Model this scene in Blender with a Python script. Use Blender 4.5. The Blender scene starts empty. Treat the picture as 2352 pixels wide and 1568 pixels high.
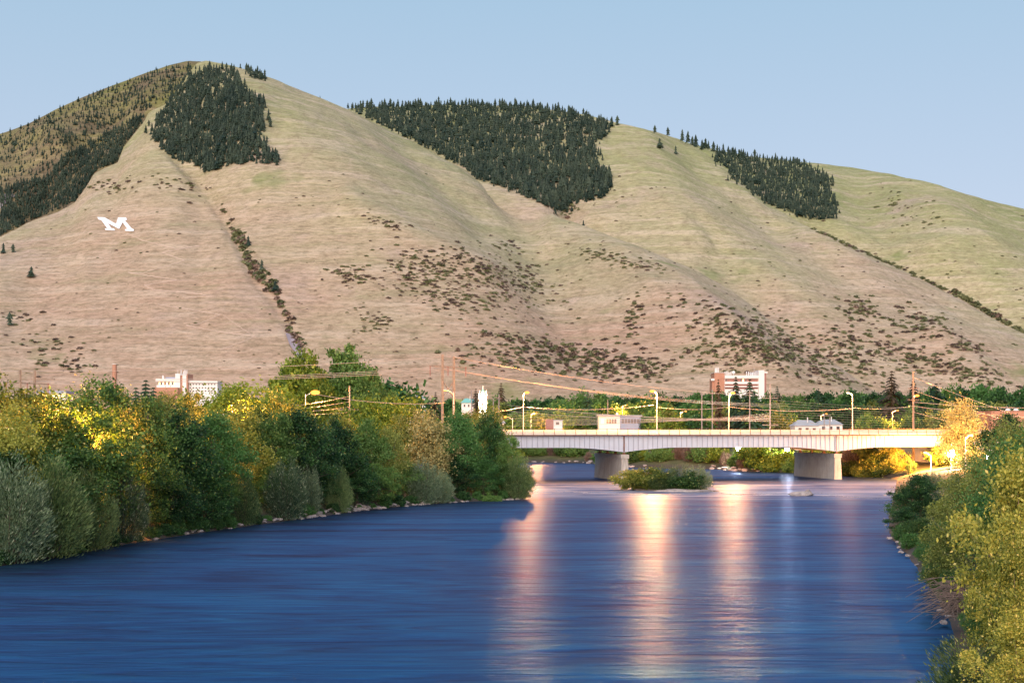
import bpy, bmesh, math, random
import numpy as np
from mathutils import Vector, Matrix
from mathutils.bvhtree import BVHTree
from mathutils.geometry import tessellate_polygon

R = math.radians
S = bpy.context.scene
COL = S.collection
rng = np.random.default_rng(7)
random.seed(7)
H = 12.3            # camera height above the river
F, CX, HY = 3266.7, 1176.0, 985.0   # focal length and principal point of a 50 mm lens in a 2352 px wide frame

def P(x, y, Y):
    """world point at depth Y seen at (x, y) of the 2352 px wide frame"""
    return Vector(((x - CX) / F * Y, Y, H + (HY - y) / F * Y))
def GX(x, Y): return (x - CX) / F * Y
def YW(y): return H * F / (y - HY)

# ------------------------------------------------------------------ materials
MATS = {}
def nodes(name):
    m = bpy.data.materials.new(name); m.use_nodes = True
    nt = m.node_tree
    for n in list(nt.nodes): nt.nodes.remove(n)
    out = nt.nodes.new('ShaderNodeOutputMaterial')
    MATS[name] = m
    return m, nt, out
def N(nt, t, **kw):
    n = nt.nodes.new(t)
    for k, v in kw.items():
        if k in n.inputs: n.inputs[k].default_value = v
        else: setattr(n, k, v)
    return n
def ramp(nt, fac, stops, interp='LINEAR'):
    r = nt.nodes.new('ShaderNodeValToRGB'); r.color_ramp.interpolation = interp
    e = r.color_ramp.elements
    while len(e) < len(stops): e.new(0.5)
    for i, (p, c) in enumerate(stops):
        e[i].position = p
        e[i].color = (*c, 1) if len(c) == 3 else c
    nt.links.new(fac, r.inputs[0]); return r.outputs[0]
def mixc(nt, fac, a, b, mode='MIX'):
    m = nt.nodes.new('ShaderNodeMix'); m.data_type = 'RGBA'; m.blend_type = mode
    for sock, v in ((m.inputs[0], fac), (m.inputs[6], a), (m.inputs[7], b)):
        if isinstance(v, bpy.types.NodeSocket): nt.links.new(v, sock)
        elif isinstance(v, (int, float)): sock.default_value = v
        else: sock.default_value = (*v, 1)
    return m.outputs[2]
def math_(nt, op, a, b=0.0, clamp=False):
    m = nt.nodes.new('ShaderNodeMath'); m.operation = op; m.use_clamp = clamp
    for i, v in enumerate((a, b)):
        if isinstance(v, bpy.types.NodeSocket): nt.links.new(v, m.inputs[i])
        else: m.inputs[i].default_value = v
    return m.outputs[0]
def noise(nt, vec, scale, detail=4, rough=.6, dist=0):
    n = N(nt, 'ShaderNodeTexNoise', Scale=scale, Detail=detail, Roughness=rough, Distortion=dist)
    if vec is not None: nt.links.new(vec, n.inputs['Vector'])
    return n.outputs[0]
def mapping(nt, vec, scale=(1, 1, 1), rot=(0, 0, 0)):
    m = N(nt, 'ShaderNodeMapping'); m.inputs['Scale'].default_value = scale; m.inputs['Rotation'].default_value = rot
    nt.links.new(vec, m.inputs['Vector']); return m.outputs[0]
def position(nt): return nt.nodes.new('ShaderNodeNewGeometry').outputs['Position']
def objco(nt): return nt.nodes.new('ShaderNodeTexCoord').outputs['Object']

def surf(name, col, rough=.8, metal=0, var=.25, scale=1.5, bump=.15, col2=None, streak=None, wear=None):
    """painted / mineral surface with uneven tone, vertical streaks and dirt"""
    m, nt, out = nodes(name)
    b = N(nt, 'ShaderNodeBsdfPrincipled', Roughness=rough, Metallic=metal)
    co = objco(nt)
    n1 = noise(nt, co, scale, 6, .65)
    c2 = col2 or tuple(c * (1 - var) for c in col)
    c = mixc(nt, ramp(nt, n1, [(.35, (0, 0, 0)), (.7, (1, 1, 1))]), col, c2)
    if streak:
        s = noise(nt, mapping(nt, co, (2.2, 2.2, .12)), 1.3, 5, .7)
        c = mixc(nt, ramp(nt, s, [(.5, (0, 0, 0)), (.72, (.75, .75, .75))]), c, streak)
    if wear:
        s = noise(nt, co, scale * 5, 3, .6)
        c = mixc(nt, ramp(nt, s, [(.62, (0, 0, 0)), (.7, (1, 1, 1))]), c, wear)
    nt.links.new(c, b.inputs['Base Color'])
    if bump:
        bp = N(nt, 'ShaderNodeBump', Strength=bump, Distance=.1)
        nt.links.new(noise(nt, co, scale * 8, 4), bp.inputs['Height']); nt.links.new(bp.outputs[0], b.inputs['Normal'])
    nt.links.new(b.outputs[0], out.inputs[0]); return m
def brick(name, c1, c2, mortar, scale=1.0):
    m, nt, out = nodes(name)
    b = N(nt, 'ShaderNodeBsdfPrincipled', Roughness=.85)
    co = objco(nt)
    sx = N(nt, 'ShaderNodeSeparateXYZ'); nt.links.new(co, sx.inputs[0])
    cb = N(nt, 'ShaderNodeCombineXYZ')
    nt.links.new(math_(nt, 'ADD', sx.outputs[0], sx.outputs[1]), cb.inputs[0]); nt.links.new(sx.outputs[2], cb.inputs[1])
    t = N(nt, 'ShaderNodeTexBrick', Scale=scale); t.inputs['Color1'].default_value = (*c1, 1); t.inputs['Color2'].default_value = (*c2, 1)
    t.inputs['Mortar'].default_value = (*mortar, 1); t.inputs['Mortar Size'].default_value = .02
    t.inputs['Brick Width'].default_value = .45; t.inputs['Row Height'].default_value = .15
    nt.links.new(cb.outputs[0], t.inputs[0])
    c = mixc(nt, ramp(nt, noise(nt, co, .35, 4), [(.4, (0, 0, 0)), (.7, (.4, .4, .4))]), t.outputs[0], tuple(x * .6 for x in c1))
    nt.links.new(c, b.inputs['Base Color']); nt.links.new(b.outputs[0], out.inputs[0]); return m
def emit(name, col, strength):
    m, nt, out = nodes(name)
    e = N(nt, 'ShaderNodeEmission', Strength=strength); e.inputs[0].default_value = (*col, 1)
    nt.links.new(e.outputs[0], out.inputs[0]); return m
def foliage(name, dark, light, trans=.3, nscale=.35, tint=None):
    m, nt, out = nodes(name)
    g = nt.nodes.new('ShaderNodeNewGeometry'); oi = nt.nodes.new('ShaderNodeObjectInfo')
    isl = g.outputs['Random Per Island']
    n = noise(nt, objco(nt), nscale, 3, .5)
    f = math_(nt, 'ADD', math_(nt, 'MULTIPLY', isl, .38), math_(nt, 'MULTIPLY', n, .85))
    f = math_(nt, 'ADD', f, math_(nt, 'MULTIPLY', math_(nt, 'SUBTRACT', oi.outputs['Random'], .5), .45))
    c = ramp(nt, f, [(.28, dark), (.85, light)])
    if tint:
        c = mixc(nt, ramp(nt, isl, [(.95, (0, 0, 0)), (.97, (.8, .8, .8))], 'LINEAR'), c, tint)
    d = N(nt, 'ShaderNodeBsdfPrincipled', Roughness=.5)
    d.inputs['Specular IOR Level'].default_value = .25
    t = nt.nodes.new('ShaderNodeBsdfTranslucent')
    nt.links.new(c, d.inputs['Base Color'])
    ct = mixc(nt, 1.0, c, (1.2, 1.25, .6), 'MULTIPLY'); nt.links.new(ct, t.inputs[0])
    mx = nt.nodes.new('ShaderNodeMixShader'); mx.inputs[0].default_value = trans
    nt.links.new(d.outputs[0], mx.inputs[1]); nt.links.new(t.outputs[0], mx.inputs[2])
    nt.links.new(mx.outputs[0], out.inputs[0]); return m

# ------------------------------------------------------------------ mesh helpers
def mesh_arrays(name, V, Fa, smooth=False):
    V = np.asarray(V, dtype=np.float32); Fa = np.asarray(Fa, dtype=np.int32)
    me = bpy.data.meshes.new(name)
    k = Fa.shape[1]
    me.vertices.add(len(V)); me.vertices.foreach_set('co', V.ravel())
    me.loops.add(Fa.size); me.loops.foreach_set('vertex_index', Fa.ravel())
    me.polygons.add(len(Fa)); me.polygons.foreach_set('loop_start', np.arange(0, Fa.size, k, dtype=np.int32))
    me.polygons.foreach_set('loop_total', np.full(len(Fa), k, dtype=np.int32))
    if smooth: me.polygons.foreach_set('use_smooth', np.ones(len(Fa), dtype=bool))
    me.update(calc_edges=True); return me
def link(name, me, mat=None, parent=None, loc=None, rz=None, scale=None):
    if mat is not None and not me.materials: me.materials.append(MATS[mat] if isinstance(mat, str) else mat)
    o = bpy.data.objects.new(name, me); COL.objects.link(o)
    if parent is not None: o.parent = parent
    if loc is not None: o.location = loc
    if rz is not None: o.rotation_euler.z = rz
    if scale is not None: o.scale = scale if hasattr(scale, '__len__') else (scale,) * 3
    return o
def empty(name, loc=(0, 0, 0), rz=0):
    o = bpy.data.objects.new(name, None); COL.objects.link(o); o.location = loc; o.rotation_euler.z = rz
    o.empty_display_size = .5; return o
def tag(o, label=None, cat=None, group=None, kind=None):
    if label: o['label'] = label
    if cat: o['category'] = cat
    if group: o['group'] = group
    if kind: o['kind'] = kind
    return o
def copy_tree(root, loc, rz=0, scale=1, label=None, group=None, cat=None, mat=None):
    r = root.copy(); COL.objects.link(r); r.location = loc; r.rotation_euler.z = rz
    r.scale = scale if hasattr(scale, '__len__') else (scale,) * 3
    if label: r['label'] = label
    if group: r['group'] = group
    if cat: r['category'] = cat
    for ch in list(root.children):
        c = ch.copy(); COL.objects.link(c); c.parent = r; c.matrix_parent_inverse = ch.matrix_parent_inverse.copy()
        for g in list(ch.children):
            d = g.copy(); COL.objects.link(d); d.parent = c
    return r

class MB:
    def __init__(s): s.v = []; s.f = []
    def add(s, vs, fs):
        b = len(s.v); s.v += [tuple(v) for v in vs]; s.f += [tuple(i + b for i in f) for f in fs]; return s
    def box(s, x0, x1, y0, y1, z0, z1):
        return s.add([(x0,y0,z0),(x1,y0,z0),(x1,y1,z0),(x0,y1,z0),(x0,y0,z1),(x1,y0,z1),(x1,y1,z1),(x0,y1,z1)],
                     [(0,3,2,1),(4,5,6,7),(0,1,5,4),(1,2,6,5),(2,3,7,6),(3,0,4,7)])
    def prism(s, poly, y0, y1):     # polygon in xz extruded along y
        n = len(poly); a = [(x, y0, z) for x, z in poly] + [(x, y1, z) for x, z in poly]
        return s.add(a, [tuple(range(n)), tuple(range(2*n-1, n-1, -1))] + [(i, i+n, (i+1) % n + n, (i+1) % n) for i in range(n)])
    def tube(s, pts, rad, n=6, cap=True):
        pts = [Vector(p) for p in pts]; rad = rad if hasattr(rad, '__len__') else [rad] * len(pts)
        base = len(s.v)
        for i, p in enumerate(pts):
            t = (pts[min(i+1, len(pts)-1)] - pts[max(i-1, 0)]).normalized()
            a = t.cross(Vector((0, 0, 1)) if abs(t.z) < .9 else Vector((1, 0, 0))).normalized(); b = t.cross(a)
            for k in range(n):
                q = p + rad[i] * (math.cos(2*math.pi*k/n) * a + math.sin(2*math.pi*k/n) * b); s.v.append(tuple(q))
        for i in range(len(pts)-1):
            for k in range(n):
                s.f.append((base+i*n+k, base+i*n+(k+1) % n, base+(i+1)*n+(k+1) % n, base+(i+1)*n+k))
        if cap:
            s.f.append(tuple(base+k for k in range(n))[::-1]); s.f.append(tuple(base+(len(pts)-1)*n+k for k in range(n)))
        return s
    def cyl(s, x, y, z0, z1, r0, r1=None, n=10): return s.tube([(x, y, z0), (x, y, z1)], [r0, r0 if r1 is None else r1], n)
    def ball(s, c, r, n=10, m=6, sq=(1, 1, 1)):
        c = Vector(c); base = len(s.v)
        for i in range(m+1):
            th = math.pi*i/m
            for k in range(n):
                ph = 2*math.pi*k/n
                s.v.append((c.x+r*sq[0]*math.sin(th)*math.cos(ph), c.y+r*sq[1]*math.sin(th)*math.sin(ph), c.z+r*sq[2]*math.cos(th)))
        for i in range(m):
            for k in range(n): s.f.append((base+i*n+k, base+(i+1)*n+k, base+(i+1)*n+(k+1) % n, base+i*n+(k+1) % n))
        return s
    def mesh(s, name):
        me = bpy.data.meshes.new(name); me.from_pydata(s.v, [], s.f); me.validate(); me.update(); return me
    def build(s, name, mat, parent=None, loc=None, smooth=False):
        me = s.mesh(name)
        if smooth: me.polygons.foreach_set('use_smooth', [True]*len(me.polygons))
        return link(name, me, mat, parent, loc)

# numpy value noise, 2-D, several octaves
def vnoise(x, y, seed):
    xi = np.floor(x).astype(np.int64); yi = np.floor(y).astype(np.int64); fx = x - xi; fy = y - yi
    def h(a, b):
        n = (a * 374761393 + b * 668265263 + seed * 974711) & 0x7fffffff
        n = ((n ^ (n >> 13)) * 1274126177) & 0x7fffffff
        return ((n ^ (n >> 16)) & 0xffff) / 65535.0
    fx = fx*fx*(3-2*fx); fy = fy*fy*(3-2*fy)
    return (h(xi, yi)*(1-fx)+h(xi+1, yi)*fx)*(1-fy) + (h(xi, yi+1)*(1-fx)+h(xi+1, yi+1)*fx)*fy
def fbm(x, y, seed, octs=4, gain=.5):
    t = 0; a = 1; s = 0
    for i in range(octs):
        t = t + a*(vnoise(x*2**i+13.7*i, y*2**i-7.1*i, seed+i)-.5); s += a; a *= gain
    return t/s*2

# ------------------------------------------------------------------ world, sun, camera
SUN_AZ = R(193)      # the afterglow stands behind the camera, to its left (0 = +Y, clockwise)
SUN_EL = R(11)
w = bpy.data.worlds.new('World'); S.world = w; w.use_nodes = True
nt = w.node_tree
for n in list(nt.nodes): nt.nodes.remove(n)
wo = nt.nodes.new('ShaderNodeOutputWorld'); bg = nt.nodes.new('ShaderNodeBackground'); sky = nt.nodes.new('ShaderNodeTexSky')
sky.sky_type = 'NISHITA'; sky.sun_disc = False; sky.sun_elevation = SUN_EL; sky.sun_rotation = SUN_AZ
sky.altitude = 1000; sky.air_density = 1.0; sky.dust_density = .6; sky.ozone_density = 2.2
tc = nt.nodes.new('ShaderNodeTexCoord'); sp = nt.nodes.new('ShaderNodeSeparateXYZ'); nt.links.new(tc.outputs['Generated'], sp.inputs[0])
# dusk: clear blue above, a lavender band low in the east, the peach afterglow low in the west
east = ramp(nt, sp.outputs[2], [(0, (.305, .326, .385)), (.15, (.272, .316, .385)), (.32, (.192, .284, .362)), (1, (.10, .19, .32))])
west = ramp(nt, sp.outputs[2], [(0, (.86, .55, .40)), (.22, (.62, .47, .42)), (.6, (.20, .25, .36)), (1, (.10, .19, .33))])
wf = math_(nt, 'ADD', math_(nt, 'MULTIPLY', sp.outputs[1], -.75), math_(nt, 'MULTIPLY', sp.outputs[0], -.25))
dusk = mixc(nt, ramp(nt, wf, [(.15, (0, 0, 0)), (.75, (1, 1, 1))]), east, west)
sm = mixc(nt, 1.0, sky.outputs[0], (.10, .10, .11), 'MULTIPLY')
nt.links.new(mixc(nt, .10, dusk, sm), bg.inputs[0]); bg.inputs[1].default_value = 1.0
nt.links.new(bg.outputs[0], wo.inputs[0])
sl = bpy.data.lights.new('afterglow_sun', 'SUN'); sl.energy = 2.35; sl.angle = R(65); sl.color = (1, .84, .74)
so = bpy.data.objects.new('afterglow_sun', sl); COL.objects.link(so)
LEL = R(24)
dirv = Vector((math.sin(SUN_AZ)*math.cos(LEL), math.cos(SUN_AZ)*math.cos(LEL), math.sin(LEL)))
so.rotation_euler = (-dirv).to_track_quat('-Z', 'Y').to_euler()
so.location = dirv*300
cam = bpy.data.cameras.new('camera'); cam.lens = 50; cam.sensor_width = 36; cam.shift_y = (HY-784)/2352
cam.clip_start = .5; cam.clip_end = 20000
co_ = bpy.data.objects.new('camera', cam); COL.objects.link(co_); co_.location = (0, 0, H); co_.rotation_euler = (R(90), 0, 0)
S.camera = co_
S.view_settings.view_transform = 'Standard'; S.view_settings.look = 'None'; S.view_settings.gamma = 1
S.view_settings.exposure = 1.0
S.cycles.use_denoising = True
S.cycles.max_bounces = 6; S.cycles.transparent_max_bounces = 4
S.cycles.sample_clamp_indirect = 6
S.cycles.use_light_tree = True

# ------------------------------------------------------------------ material set
def grass_mat(name, zoff=0, rocky=0.0):
    m, nt, out = nodes(name)
    b = N(nt, 'ShaderNodeBsdfPrincipled', Roughness=.95); b.inputs['Specular IOR Level'].default_value = .05
    p = position(nt)
    sx = N(nt, 'ShaderNodeSeparateXYZ'); nt.links.new(p, sx.inputs[0])
    big = noise(nt, p, .0032, 5, .62, .6)
    # contour-following bands: sheep tracks and soil creep
    band = noise(nt, mapping(nt, p, (.007, .007, .12)), 1.0, 7, .7, .35)
    fine = noise(nt, mapping(nt, p, (.10, .10, .42)), 1.0, 7, .85)
    zz = math_(nt, 'DIVIDE', sx.outputs[2], 620.0)
    f = math_(nt, 'ADD', math_(nt, 'MULTIPLY', zz, .92), math_(nt, 'MULTIPLY', math_(nt, 'SUBTRACT', big, .5), 1.15))
    xx = math_(nt, 'MULTIPLY', sx.outputs[0], .00013)
    f = math_(nt, 'ADD', math_(nt, 'ADD', f, xx), zoff)
    base = ramp(nt, f, [(.0, (.60, .40, .29)), (.20, (.59, .45, .31)), (.42, (.53, .47, .28)), (.64, (.43, .43, .205)), (.92, (.30, .345, .13))])  # low pink tones hold dry grass colour plus warm town light
    pale = ramp(nt, band, [(.50, (0, 0, 0)), (.62, (.5, .5, .5))])
    c = mixc(nt, pale, base, (.80, .66, .50))
    dk = ramp(nt, band, [(.36, (.42, .42, .42)), (.47, (0, 0, 0))])
    c = mixc(nt, dk, c, (.33, .34, .17))
    rills = noise(nt, mapping(nt, p, (.05, .02, .012), (0, 0, R(20))), 1.0, 6, .72, .5)
    c = mixc(nt, ramp(nt, rills, [(.30, (.55, .55, .55)), (.45, (0, 0, 0))]), c, (.34, .27, .17))
    c = mixc(nt, ramp(nt, rills, [(.58, (0, 0, 0)), (.75, (.5, .5, .5))]), c, (.72, .56, .44))
    rose = ramp(nt, noise(nt, p, .007, 5, .7), [(.55, (0, 0, 0)), (.72, (.6, .6, .6))])
    c = mixc(nt, rose, c, (.64, .47, .42))
    c = mixc(nt, ramp(nt, fine, [(.36, (.75, .75, .75)), (.53, (0, 0, 0))]), c, (.25, .19, .115))
    c = mixc(nt, ramp(nt, fine, [(.52, (0, 0, 0)), (.70, (.65, .65, .65))]), c, (.78, .62, .46))
    gp = ramp(nt, noise(nt, p, .011, 3, .6), [(.66, (0, 0, 0)), (.74, (.55, .55, .55))])
    c = mixc(nt, gp, c, (.20, .27, .08))
    if rocky:
        rk = ramp(nt, noise(nt, p, .012, 7, .75), [(.42, (0, 0, 0)), (.58, (rocky,)*3)])
        rc = ramp(nt, noise(nt, p, .09, 5, .8), [(.3, (.13, .105, .09)), (.55, (.30, .24, .20)), (.75, (.55, .46, .42))])
        c = mixc(nt, rk, c, rc); c = mixc(nt, 1.0, c, (.62, .60, .50), 'MULTIPLY')
    nt.links.new(c, b.inputs['Base Color'])
    bp = N(nt, 'ShaderNodeBump', Strength=.8, Distance=5.0)
    nt.links.new(math_(nt, 'ADD', fine, math_(nt, 'MULTIPLY', band, 1.2)), bp.inputs['Height']); nt.links.new(bp.outputs[0], b.inputs['Normal'])
    nt.links.new(b.outputs[0], out.inputs[0])
grass_mat('dry_grass'); grass_mat('rocky_grass', .02, .85); grass_mat('high_grass', .08)

m, nt, out = nodes('river_water')
p = position(nt)
ws = noise(nt, mapping(nt, p, (.06, .30, 1), (0, 0, R(6))), 1.0, 5, .6, 2.6)
wl = noise(nt, mapping(nt, p, (.016, .042, 1), (0, 0, R(-14))), 1.0, 4, .55, 3.0)
wr = noise(nt, mapping(nt, p, (.22, 1.6, 1), (0, 0, R(2))), 1.0, 3, .55, .8)
sx = N(nt, 'ShaderNodeSeparateXYZ'); nt.links.new(p, sx.inputs[0])
calm = math_(nt, 'MULTIPLY', math_(nt, 'SUBTRACT', 280.0, sx.outputs[1]), .004, True)
tone = math_(nt, 'ADD', math_(nt, 'MULTIPLY', ws, .55), math_(nt, 'MULTIPLY', wl, .45))
hgt = math_(nt, 'ADD', math_(nt, 'ADD', math_(nt, 'MULTIPLY', ws, .5), math_(nt, 'MULTIPLY', wl, 1.4)), math_(nt, 'MULTIPLY', wr, .13))
bp = N(nt, 'ShaderNodeBump', Strength=.9, Distance=.8); nt.links.new(hgt, bp.inputs['Height'])
dif = nt.nodes.new('ShaderNodeBsdfDiffuse')
nt.links.new(ramp(nt, wl, [(.3, (.0003, .008, .022)), (.7, (.002, .032, .070))]), dif.inputs[0])
gb = N(nt, 'ShaderNodeBsdfGlossy', Roughness=.34); nt.links.new(ramp(nt, tone, [(.32, (.0005, .045, .15)), (.46, (.001, .145, .37)), (.56, (.003, .225, .49)), (.68, (.02, .31, .62))]), gb.inputs[0])
gw = N(nt, 'ShaderNodeBsdfGlossy', Roughness=.32); gw.inputs[0].default_value = (1, .62, .64, 1)
for g_ in (gb, gw): nt.links.new(bp.outputs[0], g_.inputs['Normal'])
m1 = nt.nodes.new('ShaderNodeMixShader'); m1.inputs[0].default_value = .8
nt.links.new(dif.outputs[0], m1.inputs[1]); nt.links.new(gb.outputs[0], m1.inputs[2])
fr = N(nt, 'ShaderNodeFresnel', IOR=1.33)
m2 = nt.nodes.new('ShaderNodeMixShader'); nt.links.new(math_(nt, 'MULTIPLY', fr.outputs[0], .21), m2.inputs[0])
nt.links.new(m1.outputs[0], m2.inputs[1]); nt.links.new(gw.outputs[0], m2.inputs[2])
# pale rapids below the bridge: lamp reflections put into the colour as foam
band = math_(nt, 'MULTIPLY', ramp(nt, math_(nt, 'DIVIDE', sx.outputs[1], 400.0), [(.61, (0, 0, 0)), (.66, (1, 1, 1)), (.78, (1, 1, 1)), (.85, (0, 0, 0))]),
             ramp(nt, noise(nt, mapping(nt, p, (.03, .30, 1), (0, 0, R(5))), 1.0, 6, .65, 1.2), [(.46, (0, 0, 0)), (.60, (.7, .7, .7))]))
fo = nt.nodes.new('ShaderNodeBsdfDiffuse'); fo.inputs[0].default_value = (.62, .60, .66, 1)
m3 = nt.nodes.new('ShaderNodeMixShader'); nt.links.new(band, m3.inputs[0]); nt.links.new(m2.outputs[0], m3.inputs[1]); nt.links.new(fo.outputs[0], m3.inputs[2])
nt.links.new(m3.outputs[0], out.inputs[0])

m, nt, out = nodes('bank_ground')
b = N(nt, 'ShaderNodeBsdfPrincipled', Roughness=.95); p = position(nt)
c = ramp(nt, noise(nt, p, .25, 6, .7), [(.3, (.03, .05, .016)), (.5, (.07, .08, .03)), (.7, (.12, .11, .06))])
sx = N(nt, 'ShaderNodeSeparateXYZ'); nt.links.new(p, sx.inputs[0])
c = mixc(nt, ramp(nt, math_(nt, 'MULTIPLY', sx.outputs[2], .5, True), [(.25, (1, 1, 1)), (.8, (0, 0, 0))]), c, (.05, .044, .038))
nt.links.new(c, b.inputs['Base Color']); nt.links.new(b.outputs[0], out.inputs[0])

foliage('leaf_green', (.008, .036, .010), (.14, .26, .065), nscale=.9, tint=(.28, .32, .12))
foliage('leaf_deep', (.004, .026, .013), (.085, .21, .055), nscale=.9, tint=(.18, .28, .12))
foliage('leaf_olive', (.022, .052, .012), (.27, .31, .075), nscale=.9, tint=(.45, .42, .18))
foliage('leaf_willow', (.022, .055, .028), (.24, .32, .19), nscale=1.1, tint=(.5, .55, .4))
foliage('leaf_yellow', (.035, .08, .012), (.37, .38, .075), nscale=.9, tint=(.62, .55, .2))  # yellow includes lamp glow put into the leaf colour
foliage('leaf_bright', (.035, .08, .010), (.27, .36, .045), nscale=.9, tint=(.45, .48, .1))
foliage('leaf_pale', (.12, .11, .04), (.52, .46, .20), nscale=.9, tint=(.65, .58, .3))
foliage('needle_dark', (.008, .024, .014), (.05, .095, .045), .1, .2)
foliage('needle_hill', (.012, .028, .020), (.062, .088, .055), .1, .02)
foliage('needle_brown', (.03, .025, .015), (.09, .065, .035), .1, .2)
foliage('shrub_green', (.045, .06, .03), (.20, .21, .10), .15, .02)
foliage('shrub_purple', (.09, .066, .055), (.26, .18, .14), .15, .02)
foliage('leaf_willow_green', (.015, .045, .016), (.18, .26, .10), nscale=1.1, tint=(.4, .45, .2))
surf('bark', (.11, .085, .06), .95, scale=3, bump=.6, var=.5)
surf('bark_pale', (.30, .24, .17), .95, scale=3, bump=.5, var=.5)
surf('girder_paint', (.42, .455, .52), .55, scale=.35, var=.12, bump=.03, streak=(.33, .35, .39), wear=None)
surf('stiffener_paint', (.20, .21, .25), .6, var=.3, scale=.6, bump=.05)
surf('rusty_steel', (.16, .075, .045), .8, var=.5, scale=2, bump=.2)
surf('rail_steel', (.24, .14, .09), .7, var=.4, scale=2, bump=.1)
surf('dark_steel', (.05, .042, .04), .7, var=.4, scale=1)
surf('pier_concrete', (.42, .39, .35), .9, scale=.35, var=.3, bump=.3, streak=(.15, .13, .115))
surf('pier_cap', (.40, .37, .33), .9, scale=.6, var=.3, bump=.3, streak=(.2, .17, .15))
surf('pale_concrete', (.62, .58, .52), .85, scale=.5, var=.15, bump=.15, streak=(.45, .41, .36))
surf('asphalt', (.06, .058, .055), .9, var=.3, scale=1)
surf('white_wall', (.78, .74, .70), .8, scale=.2, var=.08, bump=.03)
surf('grey_wall', (.42, .42, .43), .8, scale=.3, var=.15, bump=.03)
surf('blue_wall', (.32, .36, .46), .8, scale=.3, var=.15, bump=.03)
surf('roof_grey', (.36, .40, .43), .8, scale=.5, var=.2, bump=.1)
surf('roof_dark', (.12, .12, .13), .9, scale=.5, var=.2, bump=.1)
surf('copper_green', (.20, .50, .45), .6, scale=.3, var=.1, bump=.03)
surf('letter_white', (.86, .86, .88), .8, scale=.2, var=.06, bump=.05)
surf('lamp_metal', (.72, .66, .58), .5, scale=2, var=.15, bump=.02)
surf('pole_wood', (.36, .27, .20), .95, scale=2, var=.45, bump=.4)
surf('pole_grey', (.34, .29, .27), .95, scale=2, var=.3, bump=.3)
surf('insulator', (.35, .10, .06), .35, scale=3)
surf('wire', (.62, .50, .42), .5, scale=.2, bump=0)
surf('antenna_white', (.80, .80, .80), .6, scale=1, bump=0)
surf('rock', (.33, .28, .25), .95, scale=.8, var=.6, bump=.7, col2=(.13, .11, .10))
surf('rock_pale', (.46, .40, .37), .95, scale=.9, var=.6, bump=.7, col2=(.20, .17, .16))
surf('driftwood', (.34, .28, .24), .9, scale=1, var=.5, bump=.6)
surf('trail_dirt', (.68, .52, .41), .95, scale=.05, var=.2, bump=.2)
surf('scree', (.36, .30, .33), .95, scale=.05, var=.3, bump=.3)
surf('meadow', (.30, .31, .10), .95, scale=.05, var=.2, bump=.1)
surf('sign_dark', (.05, .045, .07), .6, bump=0)
surf('twig', (.22, .16, .13), .9, scale=2, var=.3, bump=0)
surf('foam', (.80, .80, .84), .7, scale=.5, var=.1, bump=.2)
m, nt, out = nodes('foam_lampglow'); b = N(nt, 'ShaderNodeBsdfDiffuse'); b.inputs[0].default_value = (.66, .64, .68, 1)  # pale foam, lamp reflections put into its colour
t_ = nt.nodes.new('ShaderNodeBsdfTransparent'); mx_ = nt.nodes.new('ShaderNodeMixShader')
nt.links.new(ramp(nt, noise(nt, mapping(nt, position(nt), (.11, .9, 1), (0, 0, R(7))), 1.0, 6, .7, 1.0), [(.44, (0, 0, 0)), (.62, (.85, .85, .85))]), mx_.inputs[0])
nt.links.new(t_.outputs[0], mx_.inputs[1]); nt.links.new(b.outputs[0], mx_.inputs[2]); nt.links.new(mx_.outputs[0], out.inputs[0])
surf('path_pale', (.55, .50, .42), .9, scale=.3, var=.2, bump=.1)
brick('brick_orange', (.48, .20, .11), (.42, .165, .09), (.45, .33, .26))
brick('brick_red', (.36, .13, .10), (.31, .11, .085), (.40, .3, .26))
m, nt, out = nodes('window_glass'); b = N(nt, 'ShaderNodeBsdfPrincipled', Roughness=.08); b.inputs['Base Color'].default_value = (.05, .045, .05, 1)
nt.links.new(b.outputs[0], out.inputs[0])
emit('lamp_sodium', (1, .31, .05), 1.9); emit('lamp_white', (1, .97, .82), 90); emit('window_lit', (1, .62, .25), 3.2)
emit('lamp_weak', (1, .8, .5), 3)

# ------------------------------------------------------------------ the river outline and the ground
left_px = [(-900, 1480), (0, 1300), (150, 1275), (300, 1247), (500, 1217), (700, 1190), (850, 1170), (1000, 1156), (1130, 1149), (1200, 1146)]
left = [(GX(x, YW(y)), YW(y)) for x, y in left_px]
outline = [(-60, -150), (-60, 0), (-58, 60)] + left[1:] + [(4, 262), (-2, 285), (-25, 330), (-60, 380), (-160, 430), (-340, 450), (-340, 590), (-160, 560), (-60, 535)]
outline += [(GX(x, YW(y)), YW(y)) for x, y in [(1200, 1062), (1340, 1063), (1440, 1073), (1560, 1076), (1640, 1077), (1700, 1082), (1820, 1085), (1900, 1090), (2000, 1094), (2060, 1100)]]
right = [(GX(x, YW(y)), YW(y)) for x, y in [(2058, 1112), (2050, 1150), (2040, 1190), (2045, 1235), (2085, 1275), (2150, 1370), (2192, 1450), (2185, 1568)]]
outline += right + [(18, 40), (16, 0), (16, -150)]
OUT = np.array(outline)
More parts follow.
